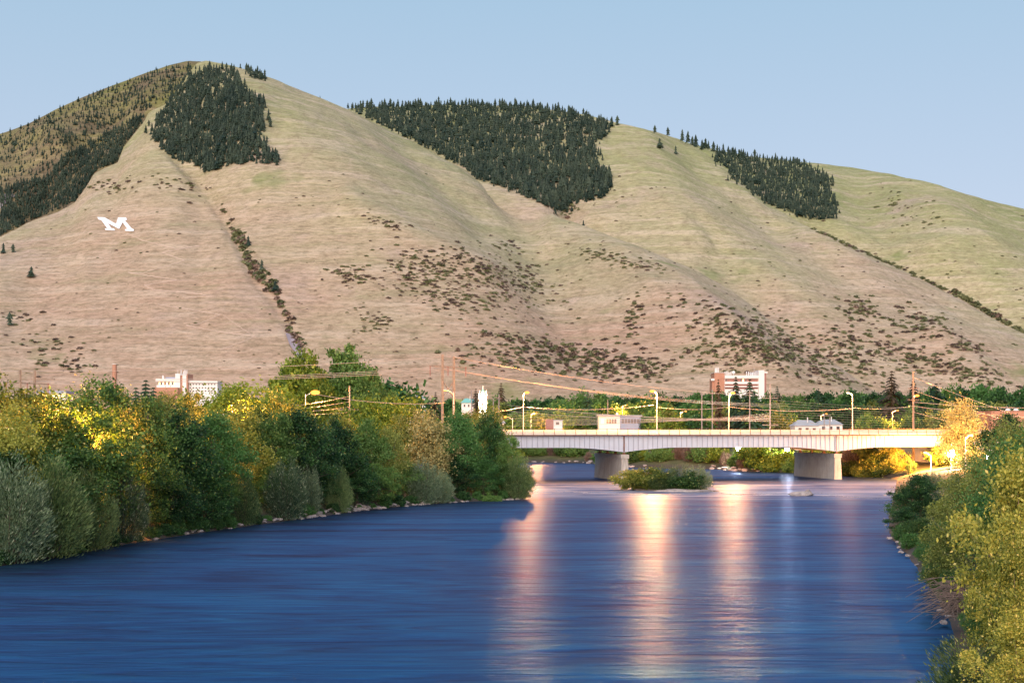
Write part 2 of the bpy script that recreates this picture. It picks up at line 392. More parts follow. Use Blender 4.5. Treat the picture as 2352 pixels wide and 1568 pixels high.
def sdist(X, Y):
    """signed distance to the river outline, positive on land"""
    X = np.asarray(X, float); Y = np.asarray(Y, float)
    d = np.full(X.shape, 1e9); ins = np.zeros(X.shape, bool)
    for i in range(len(OUT)):
        ax, ay = OUT[i]; bx, by = OUT[(i+1) % len(OUT)]
        ex, ey = bx-ax, by-ay
        t = np.clip(((X-ax)*ex+(Y-ay)*ey)/(ex*ex+ey*ey), 0, 1)
        d = np.minimum(d, np.hypot(X-ax-t*ex, Y-ay-t*ey))
        c = (ay > Y) != (by > Y)
        with np.errstate(divide='ignore', invalid='ignore'): xi = (bx-ax)*(Y-ay)/((by-ay) if by != ay else 1e-9)+ax
        ins ^= c & (X < xi)
    return np.where(ins, -d, d)
def ground_z(X, Y):
    d = sdist(X, Y)
    z = np.where(d > 0, 4.6*(1-np.exp(-np.maximum(d, 0)/11.0)) + .15*np.minimum(d, 1.0), -2.5*(1-np.exp(np.minimum(d, 0)/4)))
    X = np.asarray(X, float); Y = np.asarray(Y, float)
    z = z + np.where(d > 0, fbm(X/9, Y/9, 5, 3)*.35*np.clip(d/6, 0, 1), 0)
    z = z + np.clip((Y-620)/500, 0, 1)*6
    return z
def gz(x, y): return float(ground_z(np.array([x]), np.array([y]))[0])
def spaced(lo, hi, a, b, step, grow):
    v = list(np.arange(a, b+.1, step)); s = step
    while v[-1] < hi: s *= grow; v.append(v[-1]+s)
    s = step
    while v[0] > lo: s *= grow; v.insert(0, v[0]-s)
    return np.array(v)
xs = spaced(-9000, 9000, -170, 190, 2.6, 1.22); ys = spaced(-4000, 12000, 40, 600, 2.8, 1.2)
XX, YY = np.meshgrid(xs, ys); ZZ = ground_z(XX, YY)
def grid_mesh(name, XX, YY, ZZ, smooth=True):
    r, c = XX.shape; V = np.stack([XX, YY, ZZ], -1).reshape(-1, 3)
    i = np.arange(r-1)[:, None]*c+np.arange(c-1)[None, :]
    Fc = np.stack([i, i+1, i+c+1, i+c], -1).reshape(-1, 4)
    return mesh_arrays(name, V, Fc, smooth)
tag(link('ground', grid_mesh('ground', XX, YY, ZZ), 'bank_ground'), kind='structure')
wx = np.linspace(-380, 200, 60); wy = np.linspace(-150, 640, 80)
WX, WY = np.meshgrid(wx, wy)
tag(link('river', grid_mesh('river', WX, WY, WX*0), 'river_water'), kind='structure')

# ------------------------------------------------------------------ hills
def pl(pts, x):
    a = np.array(pts, float); return np.interp(x, a[:, 0], a[:, 1])
def seg_d(X, Y, pts):
    d = np.full(X.shape, 1e9); tt = np.zeros(X.shape)
    for i in range(len(pts)-1):
        ax, ay = pts[i]; bx, by = pts[i+1]; ex, ey = bx-ax, by-ay
        t = np.clip(((X-ax)*ex+(Y-ay)*ey)/(ex*ex+ey*ey), 0, 1)
        q = np.hypot(X-ax-t*ex, Y-ay-t*ey); tt = np.where(q < d, (i+t)/(len(pts)-1), tt); d = np.minimum(d, q)
    return d, tt
crestA = [(-500, 660), (-200, 600), (0, 545), (60, 513), (130, 488), (170, 468), (196, 432), (216, 398), (270, 373), (284, 338), (302, 315), (330, 282), (342, 258), (380, 240), (410, 205), (436, 165), (455, 143), (475, 139), (530, 150), (570, 162), (610, 176), (650, 192), (700, 213), (760, 236), (800, 251), (870, 288), (960, 330), (1040, 371), (1110, 405), (1180, 440), (1235, 470), (1290, 504), (1340, 521), (1440, 560), (1540, 596), (1600, 622), (1680, 668), (1740, 712), (1800, 760), (1900, 822), (2000, 892), (2100, 950), (2300, 978)]
depthA = [(-500, 1350), (0, 1500), (200, 1720), (340, 2000), (460, 2250), (700, 2250), (1000, 2100), (1340, 1820), (1600, 1520), (1900, 1230), (2300, 1120)]
crestL = [(-700, 520), (-300, 400), (0, 308), (65, 285), (130, 250), (190, 223), (245, 201), (300, 181), (345, 164), (390, 149), (430, 141), (465, 142), (520, 165), (700, 300)]
depthL = [(-700, 2500), (700, 2500)]
crestB = [(400, 420), (700, 275), (790, 252), (850, 246), (950, 243), (1050, 241), (1200, 244), (1300, 257), (1350, 265), (1420, 283), (1500, 301), (1560, 319), (1600, 340), (1650, 372), (1700, 417), (1760, 467), (1850, 518), (1900, 538), (2000, 582), (2100, 633), (2200, 684), (2300, 742), (2352, 766), (2500, 830), (2900, 930)]
depthB = [(400, 2700), (1000, 2900), (1400, 2650), (1600, 2450), (1850, 2100), (2352, 1700), (2900, 1500)]
crestC = [(1200, 420), (1450, 325), (1560, 322), (1650, 346), (1750, 363), (1840, 372), (1900, 377), (1960, 385), (2050, 401), (2100, 414), (2200, 441), (2300, 468), (2352, 480), (2500, 530), (2800, 650), (3100, 800)]
depthC = [(1200, 3200), (3100, 3000)]
featA = [  # (polyline, half width px, depth m): gullies negative, spurs positive
    ([(400, 345), (470, 400), (520, 480), (548, 550), (585, 640), (630, 690), (668, 760), (700, 840)], 13, -7),
    ([(430, 300), (470, 400), (520, 480)], 70, -14),
    ([(476, 140), (640, 300), (760, 450), (900, 600), (1000, 760), (1080, 900)], 150, 22),
    ([(1180, 440), (1240, 600), (1300, 760), (1420, 900)], 80, -24),
    ([(1290, 505), (1440, 600), (1620, 740), (1780, 890)], 60, 22),
    ([(900, 290), (1000, 400), (1100, 500)], 40, -16),
    ([(800, 520), (960, 600), (1120, 640)], 34, 12)]
featB = [([(1300, 470), (1330, 520), (1400, 600)], 30, -22), ([(1420, 285), (1500, 420), (1640, 560), (1800, 700), (1980, 880)], 100, 24),
         ([(1560, 330), (1640, 440), (1760, 520), (1900, 620), (2100, 760)], 45, -18), ([(1860, 560), (2000, 680), (2160, 820), (2250, 900)], 60, 26),
         ([(1640, 610), (1760, 730), (1900, 850)], 30, -14)]
featC = [([(1870, 520), (2100, 640), (2352, 760)], 30, -30), ([(2150, 430), (2200, 560), (2352, 700)], 90, 35), ([(1960, 390), (1990, 500), (2080, 620)], 50, -14)]
featL = [([(60, 300), (160, 360), (230, 400)], 40, 25), ([(300, 180), (200, 330), (60, 470)], 30, -35), ([(430, 145), (340, 240), (290, 330)], 26, -20)]
def hill(name, crest, depth, yfoot, zfoot, x0, x1, dx, mat, feats, seed, amp=1.0, rows=230, slope=.46):
    x = np.arange(x0, x1+dx, dx); t = np.concatenate([np.linspace(0, 1, rows), 1+np.linspace(.02, .55, 16)])
    yc = pl(crest, x); Yc = pl(depth, x); yc = yc + fbm(x/40, x*0+seed, seed, 4)*1.6
    zc = H+(HY-yc)/F*Yc
    Yf = np.full(x.shape, float(yfoot)); Yf = np.minimum(Yf, Yc-140)
    T, X = np.meshgrid(t, x, indexing='ij')
    Y = Yf+(Yc-Yf)*T
    k = 61; ker = np.hanning(k+2)[1:-1]; ker /= ker.sum()
    def smooth(a): return np.convolve(np.pad(a, k//2, mode='edge'), ker, 'valid')
    zs = smooth(zc); wgt = np.clip(T, 0, 1)**2.5; ZC = zs*(1-wgt)+zc*wgt
    zf = zfoot
    s = T*(1+slope*(1-T)); s = np.where(T > 1, 1+(1-slope)*(T-1)-4.2*(T-1)**2, s)
    Z = zf+(ZC-zf)*s
    env = np.clip(T*3, 0, 1)*np.clip((1-T)*5, 0, 1)
    WXx = (X-CX)/F*Y
    Z = Z+env*amp*(fbm(WXx/320, Y/420, seed+3, 5, .55)*22+fbm(WXx/60+Z/200, Y/300, seed+9, 3)*6+fbm(WXx/22+Z/90, Y/120, seed+15, 3)*1.6)
    def fit(Z):             # bring each column's skyline back to its height
        for _ in range(3):
            m_ = ((Z-H)/Y).max(0); Z = Z+((HY-yc)/F-m_)[None, :]*Y*np.clip((T-.45)/.5, 0, 1)**1.5
        return Z
    Z = fit(Z)
    pxy = HY-(Z-H)/Y*F
    for pts, wpx, dep in feats:
        d, tt = seg_d(X, pxy, pts)
        Z = Z+dep*np.exp(-(d/wpx)**2)*np.clip((1-T)*4, 0, 1)*np.clip(T*3, 0, 1)
    Z = fit(Z)
    Z = np.where(T <= 1, Z, np.maximum(Z, -5))
    me = grid_mesh(name, WXx, Y, Z)
    o = link(name, me, mat); tag(o, kind='structure')
    r, c = X.shape; V = np.stack([WXx, Y, Z], -1).reshape(-1, 3)
    i = (np.arange(r-1)[:, None]*c+np.arange(c-1)[None, :])
    Fc = np.stack([i, i+1, i+c+1, i+c], -1).reshape(-1, 4)
    return V, Fc, name
HILLS = [hill('mountain', crestA, depthA, 1000, 6, -500, 2300, 7, 'dry_grass', featA, 11),
         hill('mountain_shoulder', crestL, depthL, 1700, 60, -700, 700, 8, 'rocky_grass', featL, 21, 1.6),
         hill('hill_middle', crestB, depthB, 1250, 0, 400, 2900, 7, 'dry_grass', featB, 31, slope=.5),
         hill('hill_right', crestC, depthC, 1500, 20, 1200, 3100, 8, 'high_grass', featC, 41, slope=.5)]
allV = []; allF = []; owner = []; off = 0
for V, Fc, nm in HILLS:
    allV.append(V); allF.append(Fc+off); owner += [nm]*len(Fc); off += len(V)
allV = np.concatenate(allV); allF = np.concatenate(allF)
BVH = BVHTree.FromPolygons([tuple(v) for v in allV.tolist()], [tuple(f) for f in allF.tolist()])
def hit(x, y):
    o = Vector((0, 0, H)); d = (P(x, y, 1000)-o).normalized()
    loc, nrm, idx, dist = BVH.ray_cast(o, d, 8000)
    if loc is None: return None
    if nrm.z < 0: nrm = -nrm
    return loc, nrm, owner[idx]
def drape(name, poly, mat, lift=1.0, cuts=3, parent=None):
    bm = bmesh.new(); vs_ = [bm.verts.new((x, y, 0)) for x, y in poly]
    for t_ in tessellate_polygon([[Vector((x, y, 0)) for x, y in poly]]): bm.faces.new([vs_[i] for i in t_])
    if cuts: bmesh.ops.subdivide_edges(bm, edges=bm.edges[:], cuts=cuts, use_grid_fill=False)
    for v in bm.verts:
        h_ = hit(v.co.x, v.co.y)
        if h_: v.co = h_[0]+h_[1]*lift*.6+Vector((0, -lift*.6, lift*.2))
        else: v.co = P(v.co.x, v.co.y, 1800)
    bmesh.ops.triangulate(bm, faces=bm.faces[:]); bmesh.ops.recalc_face_normals(bm, faces=bm.faces[:])
    me = bpy.data.meshes.new(name); bm.to_mesh(me); bm.free()
    o = link(name, me, mat, parent)
    return o
# the white hillside letter
Mz = [(655,35),(703,37),(727,50),(768,74),(783,78),(797,38),(850,38),(856,54),(842,58),(888,112),(903,118),(899,130),(846,128),(842,118),(858,114),(826,70),(804,113),(797,112),(727,76),(750,110),(768,112),(775,125),(711,122),(706,113),(722,109),(682,56),(664,52)]
Mp = [(x/1.68/1.7415, (850+y/1.68)/1.7415) for x, y in Mz]
o = drape('hillside_letter', Mp, 'letter_white', .6, 2)
tag(o, 'huge white concrete letter M laid flat on the grassy mountain face', 'hillside letter')
sol = o.modifiers.new('thickness', 'SOLIDIFY'); sol.thickness = .25
# switchback trail
def ribbon(name, pts, wpx, mat, lift=.8):
    vs = []; fs = []
    dense = []
    for (a, b), (c, d) in zip(pts[:-1], pts[1:]):
        n = max(2, int(math.hypot(c-a, d-b)/5))
        dense += [(a+(c-a)*i/n, b+(d-b)*i/n+.5*math.sin(i*1.7+a)) for i in range(n)]
    dense.append(pts[-1])
    last = None
    for x, y in dense:
        h0 = hit(x, y)
        if not h0: continue
        q = h0[0]+h0[1]*lift*.5; u = Vector((0, 0, 1))*wpx*h0[0].y/F; k = len(vs)
        vs += [tuple(q+u*.5+Vector((0, .6*u.z, 0))), tuple(q-u*.5-Vector((0, .6*u.z, 0)))]
        if last is not None: fs.append((last, k, k+1, last+1))
        last = k
    me = bpy.data.meshes.new(name); me.from_pydata(vs, [], fs); me.update()
    return tag(link(name, me, mat), kind='structure')
def zp(x, y): return (x/1.68/1.7415, (850+y/1.68)/1.7415)
ribbon('trail', [zp(*q) for q in [(850,140),(960,190),(1180,245),(1340,225),(1090,270),(1240,325),(960,408),(860,405),(1190,455),(970,490),(1030,520),(1390,555),(1240,580)]], 1.2, 'trail_dirt')
ribbon('trail', [zp(*q) for q in [(1060,618),(1480,688),(1340,750),(1250,760),(1480,805),(1710,832),(1620,875),(1480,925)]], 1.2, 'trail_dirt')
ribbon('trail', [zp(*q) for q in [(1500,690),(1580,750),(1700,830)]], 1.0, 'trail_dirt')
drape('meadow', [(1030, 917), (1110, 922), (1180, 924), (1250, 930), (1250, 936), (1160, 934), (1030, 930)], 'meadow', .8, 2); bpy.data.objects['meadow']['kind'] = 'structure'
for k, poly in enumerate([[(672, 770), (690, 790), (700, 830), (686, 826), (664, 790), (655, 765)], [(0, 455), (20, 440), (35, 450), (10, 470), (0, 480)]]):
    tag(drape('scree_slope', poly, 'scree', .7, 2), kind='structure')

# ------------------------------------------------------------------ hill vegetation
def conifer_arrays(seed, tiers=6, sides=8, wid=.24, bare=.08, ragged=.35):
    r = np.random.default_rng(seed); V = []; Fs = []
    def tri(a, b, c): k = len(V); V.extend([a, b, c]); Fs.append((k, k+1, k+2))
    for i in range(tiers):
        f = i/(tiers-1); z0 = bare+(1-bare)*f*.86; top = min(1.0, z0+(1.0-bare)/tiers*1.9)
        rad = wid*((1-f)**.62+.08)*(.7+.55*r.random()); a0 = r.random()*6.28
        for k in range(sides):
            a = a0+k*2*math.pi/sides; rr = rad*(1-ragged*r.random()); da = math.pi/sides*1.15
            dz = -.03+.05*r.random()
            V_ = [(rr*math.cos(a), rr*math.sin(a), z0+dz), (rr*.62*math.cos(a+da), rr*.62*math.sin(a+da), z0+.05), (0, 0, top)]
            tri(V_[0], V_[1], V_[2]); V2 = (rr*.62*math.cos(a-da), rr*.62*math.sin(a-da), z0+.05); tri(V2, V_[0], V_[2])
    for k in range(3):
        a = k*2.09; tri((.014*math.cos(a), .014*math.sin(a), 0), (.014*math.cos(a+2.09), .014*math.sin(a+2.09), 0), (0, 0, .6))
    return np.array(V), np.array(Fs)
CON = [conifer_arrays(50+i, tiers=int(5+i % 3), wid=[.27, .34, .25, .30, .36, .22, .31][i], bare=[.06, .12, .2, .08, .1, .16, .05][i], ragged=[.35, .5, .55, .4, .6, .5, .45][i]) for i in range(7)]
CONME = [mesh_arrays('conifer', v, f) for v, f in CON]
for me in CONME: me.materials.append(MATS['needle_hill'])
def in_poly(x, y, poly):
    c = False; j = len(poly)-1
    for i in range(len(poly)):
        if (poly[i][1] > y) != (poly[j][1] > y) and x < (poly[j][0]-poly[i][0])*(y-poly[i][1])/(poly[j][1]-poly[i][1])+poly[i][0]: c = not c
        j = i
    return c
def scatter(poly, n, mind, allow=None, jit=None, seed=1):
    r = random.Random(seed); xs_ = [p[0] for p in poly]; ys_ = [p[1] for p in poly]; out = []; cell = {}
    tries = 0
    while len(out) < n and tries < n*14:
        tries += 1; x = r.uniform(min(xs_), max(xs_)); y = r.uniform(min(ys_), max(ys_))
        if not in_poly(x, y, poly): continue
        k = (int(x/mind), int(y/mind)); bad = False
        for a in (-1, 0, 1):
            for b in (-1, 0, 1):
                for q in cell.get((k[0]+a, k[1]+b), ()):
                    if math.hypot(q[0]-x, (q[1]-y)*1.3) < mind: bad = True
        if bad: continue
        h_ = hit(x, y)
        if h_ is None or (allow and h_[2] not in allow): continue
        cell.setdefault(k, []).append((x, y)); out.append((h_[0], x, y))
    return out
forests = [
 ('dark conifer of the small clump on the skyline right of the mountain top', 'conifers in the small skyline clump', [(562,160),(585,160),(608,172),(610,188),(578,180)], 40, 4.2, ('mountain',), (9, 13)),
 ('dark conifer of the short row under the mountain forest', 'conifers in the short row under the mountain forest', [(585,358),(610,352),(640,352),(642,376),(600,380)], 26, 5, ('mountain',), (10, 14)),
 ('dark conifer in the forest patch below the rounded mountain top', 'conifers in the forest patch on the mountain', [(436,178),(480,160),(530,162),(548,180),(552,200),(560,215),(588,228),(612,250),(596,262),(606,300),(588,320),(606,340),(570,352),(585,372),(520,380),(480,395),(462,390),(430,372),(398,366),(372,342),(345,312),(362,272),(390,240),(404,200)], 1250, 4.3, ('mountain', 'mountain_shoulder'), (9.5, 14.5)),
 ('small conifer on the steep left flank of the mountain', 'conifers on the steep left flank', [(0,440),(110,405),(150,360),(210,330),(260,300),(325,270),(320,300),(285,335),(272,372),(217,395),(200,430),(170,465),(60,512),(0,542)], 1150, 3.8, ('mountain_shoulder',), (8, 12.5)),
 ('small conifer on the steep left flank of the mountain', 'conifers on the steep left flank', [(0,312),(65,290),(130,256),(245,206),(345,170),(436,146),(440,165),(400,210),(370,238),(320,260),(240,290),(160,330),(100,330),(0,370)], 640, 4.4, ('mountain_shoulder', 'mountain'), (6.5, 10.5)),
 ('small conifer on the steep left flank of the mountain', 'conifers on the steep left flank', [(0,370),(120,330),(300,262),(240,300),(150,360),(90,400),(0,440)], 130, 6, ('mountain_shoulder',), (6, 10)),
 ('dark conifer in the large forest on the middle hill', 'conifers in the large forest on the middle hill', [(785,250),(850,244),(1000,240),(1200,243),(1310,258),(1395,288),(1390,312),(1368,322),(1362,345),(1372,378),(1398,402),(1404,428),(1380,452),(1320,462),(1300,485),(1270,480),(1180,440),(1000,380),(850,300)], 2200, 4.5, ('hill_middle',), (12, 18.5)),
 ('dark conifer in the forest patch on the right hill', 'conifers in the forest patch on the right hill', [(1650,360),(1665,352),(1690,350),(1710,352),(1760,366),(1840,374),(1875,392),(1915,415),(1908,440),(1922,480),(1915,505),(1860,505),(1800,485),(1750,462),(1715,432),(1680,412),(1672,385),(1640,372)], 900, 4.6, ('hill_right', 'hill_middle'), (11.5, 17)),
]
trees = []
for li, (lab, grp, poly, n, md, allow, hr) in enumerate(forests):
    for loc, x, y in scatter(poly, n, md, allow, seed=100+li):
        hgt_ = .9*random.uniform(*hr)*random.choice([1, 1, .95, .8, .62, .45, 1.15, 1.25]); trees.append((loc, hgt_, lab, grp, hgt_/loc.y))
edge = random.Random(44)
for lab, grp, poly, n, md, allow, hr in forests:      # stragglers round each patch
    for i in range(int(n*.11)):
        k = edge.randrange(len(poly)); a_, b_ = poly[k], poly[(k+1) % len(poly)]; t = edge.random()
        x = a_[0]+(b_[0]-a_[0])*t+edge.gauss(0, 6); y = a_[1]+(b_[1]-a_[1])*t+edge.gauss(0, 4); h_ = hit(x, y)
        if h_ and h_[2] in allow:
            hgt_ = edge.uniform(*hr)*edge.choice([.3, .45, .6, .8, 1]); trees.append((h_[0], hgt_, lab, grp, hgt_/h_[0].y))
for i in range(15):
    x = 1570+i*10+edge.uniform(-4, 4); y = pl([(1560, 323), (1650, 350), (1730, 372)], x)+edge.uniform(0, 6); h_ = hit(x, y)
    if h_:
        hgt_ = edge.uniform(21, 27); trees.append((h_[0], hgt_, 'tall conifer of the group on the skyline above the right forest', 'tall conifers on the skyline above the right forest', hgt_/h_[0].y))
singles = [(1418,288,24,'lone conifer standing on the grassy skyline right of the middle forest'),(1504,306,20,'left of two conifers on the skyline above the small right forest'),(1534,310,22,'larger conifer on the skyline at the edge of the right forest'),
 (1515,342,26,'broad dark conifer on the slope just below the skyline'),(1552,355,22,'brownish conifer on the slope beside the right forest'),(342,290,16,'lone conifer on the bare ridge left of the mountain forest'),
 (552,156,12,'round bushy tree on the skyline right of the mountain top'),(72,638,28,'lone reddish pine on the lower left mountain face'),(22,748,34,'tall thin pine beside rocks at the lower left of the mountain'),
 (1340,518,14,'small dark tree on the ridge below the middle forest'),(601,622,28,'thin tall pine beside the wooded gully'),(636,380,20,'rightmost conifer of the short row under the mountain forest'),(570,565,26,'pine at the top of the wooded gully'),
 (632,672,30,'reddish pine at the side of the lower wooded gully'),(735,220,6,'tiny tree on the skyline of the right mountain shoulder'),(30,580,22,'reddish pine at the left edge above a pale rock'),(8,582,26,'taller reddish pine at the left edge above a pale rock'),
 (1385,310,26,'conifer at the upper right corner of the middle forest'),(1340,262,16,'conifer on the skyline at the right end of the middle forest')]
for x, y, hp, lab in singles:
    h_ = hit(x, y)
    if not h_:
        for k in range(1, 14):
            h_ = hit(x, y+k)
            if h_: break
    hm = hp/F*h_[0].y
    o = link('conifer', CONME[random.choice([0, 1, 3])], loc=h_[0]-Vector((0, 0, .4)), rz=random.random()*6, scale=(hm*1.25, hm*1.25, hm))
    tag(o, lab, 'conifer')
trees.sort(key=lambda q: -q[4])
NIND = 270
for loc, hh, lab, grp, _ in trees[:NIND]:
    o = link('conifer', random.choice(CONME), loc=loc-Vector((0, 0, .6)), rz=random.random()*6, scale=(hh, hh, hh*random.uniform(.95, 1.1)))
    tag(o, lab, 'conifer', grp)
def stuff_mesh(items, protos):
    Vs = []; Fs = []; off = 0
    for loc, sc, k in items:
        v, f = protos[k]; a = random.random()*6.28; c, s = math.cos(a), math.sin(a)
        q = np.stack([(v[:, 0]*c-v[:, 1]*s)*sc[0], (v[:, 0]*s+v[:, 1]*c)*sc[1], v[:, 2]*sc[2]], -1)+np.array(loc)
        Vs.append(q); Fs.append(f+off); off += len(v)
    return mesh_arrays('stuff', np.concatenate(Vs), np.concatenate(Fs))
me = stuff_mesh([(loc-Vector((0, 0, .6)), (hh*random.uniform(.9, 1.2),)*2+(hh,), random.randrange(7)) for loc, hh, *_ in trees[NIND:]], CON)
tag(link('conifer_forest', me, 'needle_hill'), kind='stuff')

def shrub_arrays(seed, n=42):
    r = np.random.default_rng(seed); d = r.normal(size=(n, 3)); d /= np.linalg.norm(d, axis=1)[:, None]; d[:, 2] = abs(d[:, 2])*.95
    c = d*(.35+.6*r.random((n, 1))**.6)*np.array([.5, .5, .62]); a = r.normal(size=(n, 3)); a /= np.linalg.norm(a, axis=1)[:, None]
    b = np.cross(a, r.normal(size=(n, 3))); b /= np.linalg.norm(b, axis=1)[:, None]; s = .17
    V = np.stack([c-a*s, c+b*s, c+a*s, c-b*s], 1).reshape(-1, 3); Fq = np.arange(4*n).reshape(-1, 4)
    return V, np.concatenate([Fq[:, [0, 1, 2]], Fq[:, [0, 2, 3]]])
SH = [shrub_arrays(90+i) for i in range(5)]
SHG = [mesh_arrays('hill_shrub', v, f) for v, f in SH]; SHP = [mesh_arrays('hill_shrub', v, f) for v, f in SH]
for me in SHG: me.materials.append(MATS['shrub_green'])
for me in SHP: me.materials.append(MATS['shrub_purple'])
shr = []   # (loc, size, purple?, label, group, px size)
def add_shrub(x, y, size, pur, lab, grp):
    h_ = hit(x, y)
    if h_ is None: return
    s = size/F*h_[0].y; shr.append((h_[0], s, pur, lab, grp, size))
r = random.Random(3)
def gauss(n, cx, cy, sx, sy, smin, smax, pp, lab, grp, ang=0):
    for i in range(n):
        u, v = r.gauss(0, sx), r.gauss(0, sy); a = R(ang)
        add_shrub(cx+u*math.cos(a)-v*math.sin(a), cy+u*math.sin(a)+v*math.cos(a), r.uniform(smin, smax)*r.choice([.45, .6, .8, 1, 1.1]), r.random() < pp, lab, grp)
def chain(pts, n, jx, smin, smax, pp, lab, grp):
    L = [math.hypot(b[0]-a[0], b[1]-a[1]) for a, b in zip(pts[:-1], pts[1:])]
    for i in range(n):
        k = r.choices(range(len(L)), L)[0]; t = r.random(); a, b = pts[k], pts[k+1]
        add_shrub(a[0]+(b[0]-a[0])*t+r.gauss(0, jx), a[1]+(b[1]-a[1])*t+r.gauss(0, jx*.5), r.uniform(smin, smax), r.random() < pp, lab, grp)
gl = 'bushy shrub in the dark wooded gully on the mountain face'; gg = 'shrubs in the gully on the mountain face'
chain([(545, 535), (560, 570), (585, 625), (630, 665)], 95, 8, 9, 17, .25, gl, gg); chain([(630, 665), (655, 715), (668, 760), (695, 810)], 48, 5, 9, 17, .5, gl, gg)
chain([(520, 487), (548, 535)], 8, 5, 6, 12, .4, gl, gg)
chain([(1870, 527), (1960, 570), (2080, 622), (2200, 680)], 95, 2.2, 7, 11, .15, 'low shrub in the long line down the crease between two hills', 'shrubs along the crease of the right hills')
chain([(2190, 668), (2240, 700), (2300, 735), (2345, 762)], 55, 3, 10, 16, .1, 'low shrub in the long line down the crease between two hills', 'shrubs along the crease of the right hills')
ml = 'shrub on the stony middle of the mountain face'; mg = 'shrubs on the stony middle slope'
for c in [(1000,640,80,26,110),(1120,615,60,16,70),(970,605,40,14,25),(860,740,22,12,22),(800,630,30,10,26),(1180,655,60,24,70),(1060,690,90,18,60),(880,510,24,9,16),(1170,570,25,8,12)]:
    gauss(int(c[4]*2.3), *c[:4], 4.5, 10, .5, ml, mg, 14)
bl = 'shrub near the foot of the mountain above the town trees'; bgp = 'shrubs at the foot of the mountain'
for c in [(1250,800,80,14,80),(1400,835,60,16,60),(1150,820,60,20,35),(1330,850,70,14,35),(1480,840,40,18,30)]:
    gauss(int(c[4]*2.3), *c[:4], 6, 14, .45, bl, bgp, 8)
rl = 'shrub on the gullied lower slope of the right hill'; rg = 'shrubs on the lower right slopes'
for c in [(1700,755,80,26,120),(1780,790,70,22,90),(1850,835,90,20,120),(1980,715,26,14,40),(2110,745,40,20,50),(2120,830,90,16,80),(1650,820,50,20,50),(1960,800,70,22,70),(2220,795,26,8,24),(1450,735,14,26,26),(2250,860,50,14,40)]:
    gauss(int(c[4]*2.3), *c[:4], 5, 12, .4, rl, rg, 16)
for c in [(1380,590,40,12,28),(1470,610,26,8,18)]: gauss(int(c[4]*2.3), *c[:4], 5, 9, .3, 'shrub on the low knoll below the middle forest', 'shrubs on the knoll below the middle forest', 10)
for c in [(110,790,50,16,22),(170,840,40,10,14),(260,430,30,9,14),(400,425,40,10,14),(60,730,30,10,8)]: gauss(int(c[4]*2.3), *c[:4], 5, 12, .5, 'shrub on the pinkish lower left face of the mountain', 'shrubs on the lower left face', 5)
gauss(26, 1300, 485, 14, 12, 7, 13, .1, 'shrub below the tip of the middle forest', 'shrubs at the tip of the middle forest', 35)
gauss(40, 2090, 480, 50, 22, 4, 10, 0, 'small dark bush scattered on the high right hill', 'bushes on the high right hill', 12)
for i in range(900):
    x = r.uniform(0, 2352); y = r.uniform(400, 880)
    if i > 330 and (x < 720 or y < 560): continue
    add_shrub(x, y, r.uniform(2, 6), r.random() < .5, 'scattered little shrub on the open grassy slope', 'little shrubs on the open slopes')
shr.sort(key=lambda q: -q[5])
for loc, s, pur, lab, grp, _ in shr[:280]:
    o = link('hill_shrub', random.choice(SHP if pur else SHG), loc=loc-Vector((0, 0, s*.08)), rz=random.random()*6, scale=(s*1.15, s*1.15, s))
    tag(o, lab+(', reddish brown' if pur else ', dark green'), 'shrub', grp+(', brown ones' if pur else ', green ones'))
for pur in (0, 1):
    it = [(loc, (s*1.7, s*1.3, s*.8), random.randrange(5)) for loc, s, p_, *_ in shr[280:] if bool(p_) == bool(pur)]
    tag(link('hill_scrub', stuff_mesh(it, SH), 'shrub_purple' if pur else 'shrub_green'), kind='stuff')

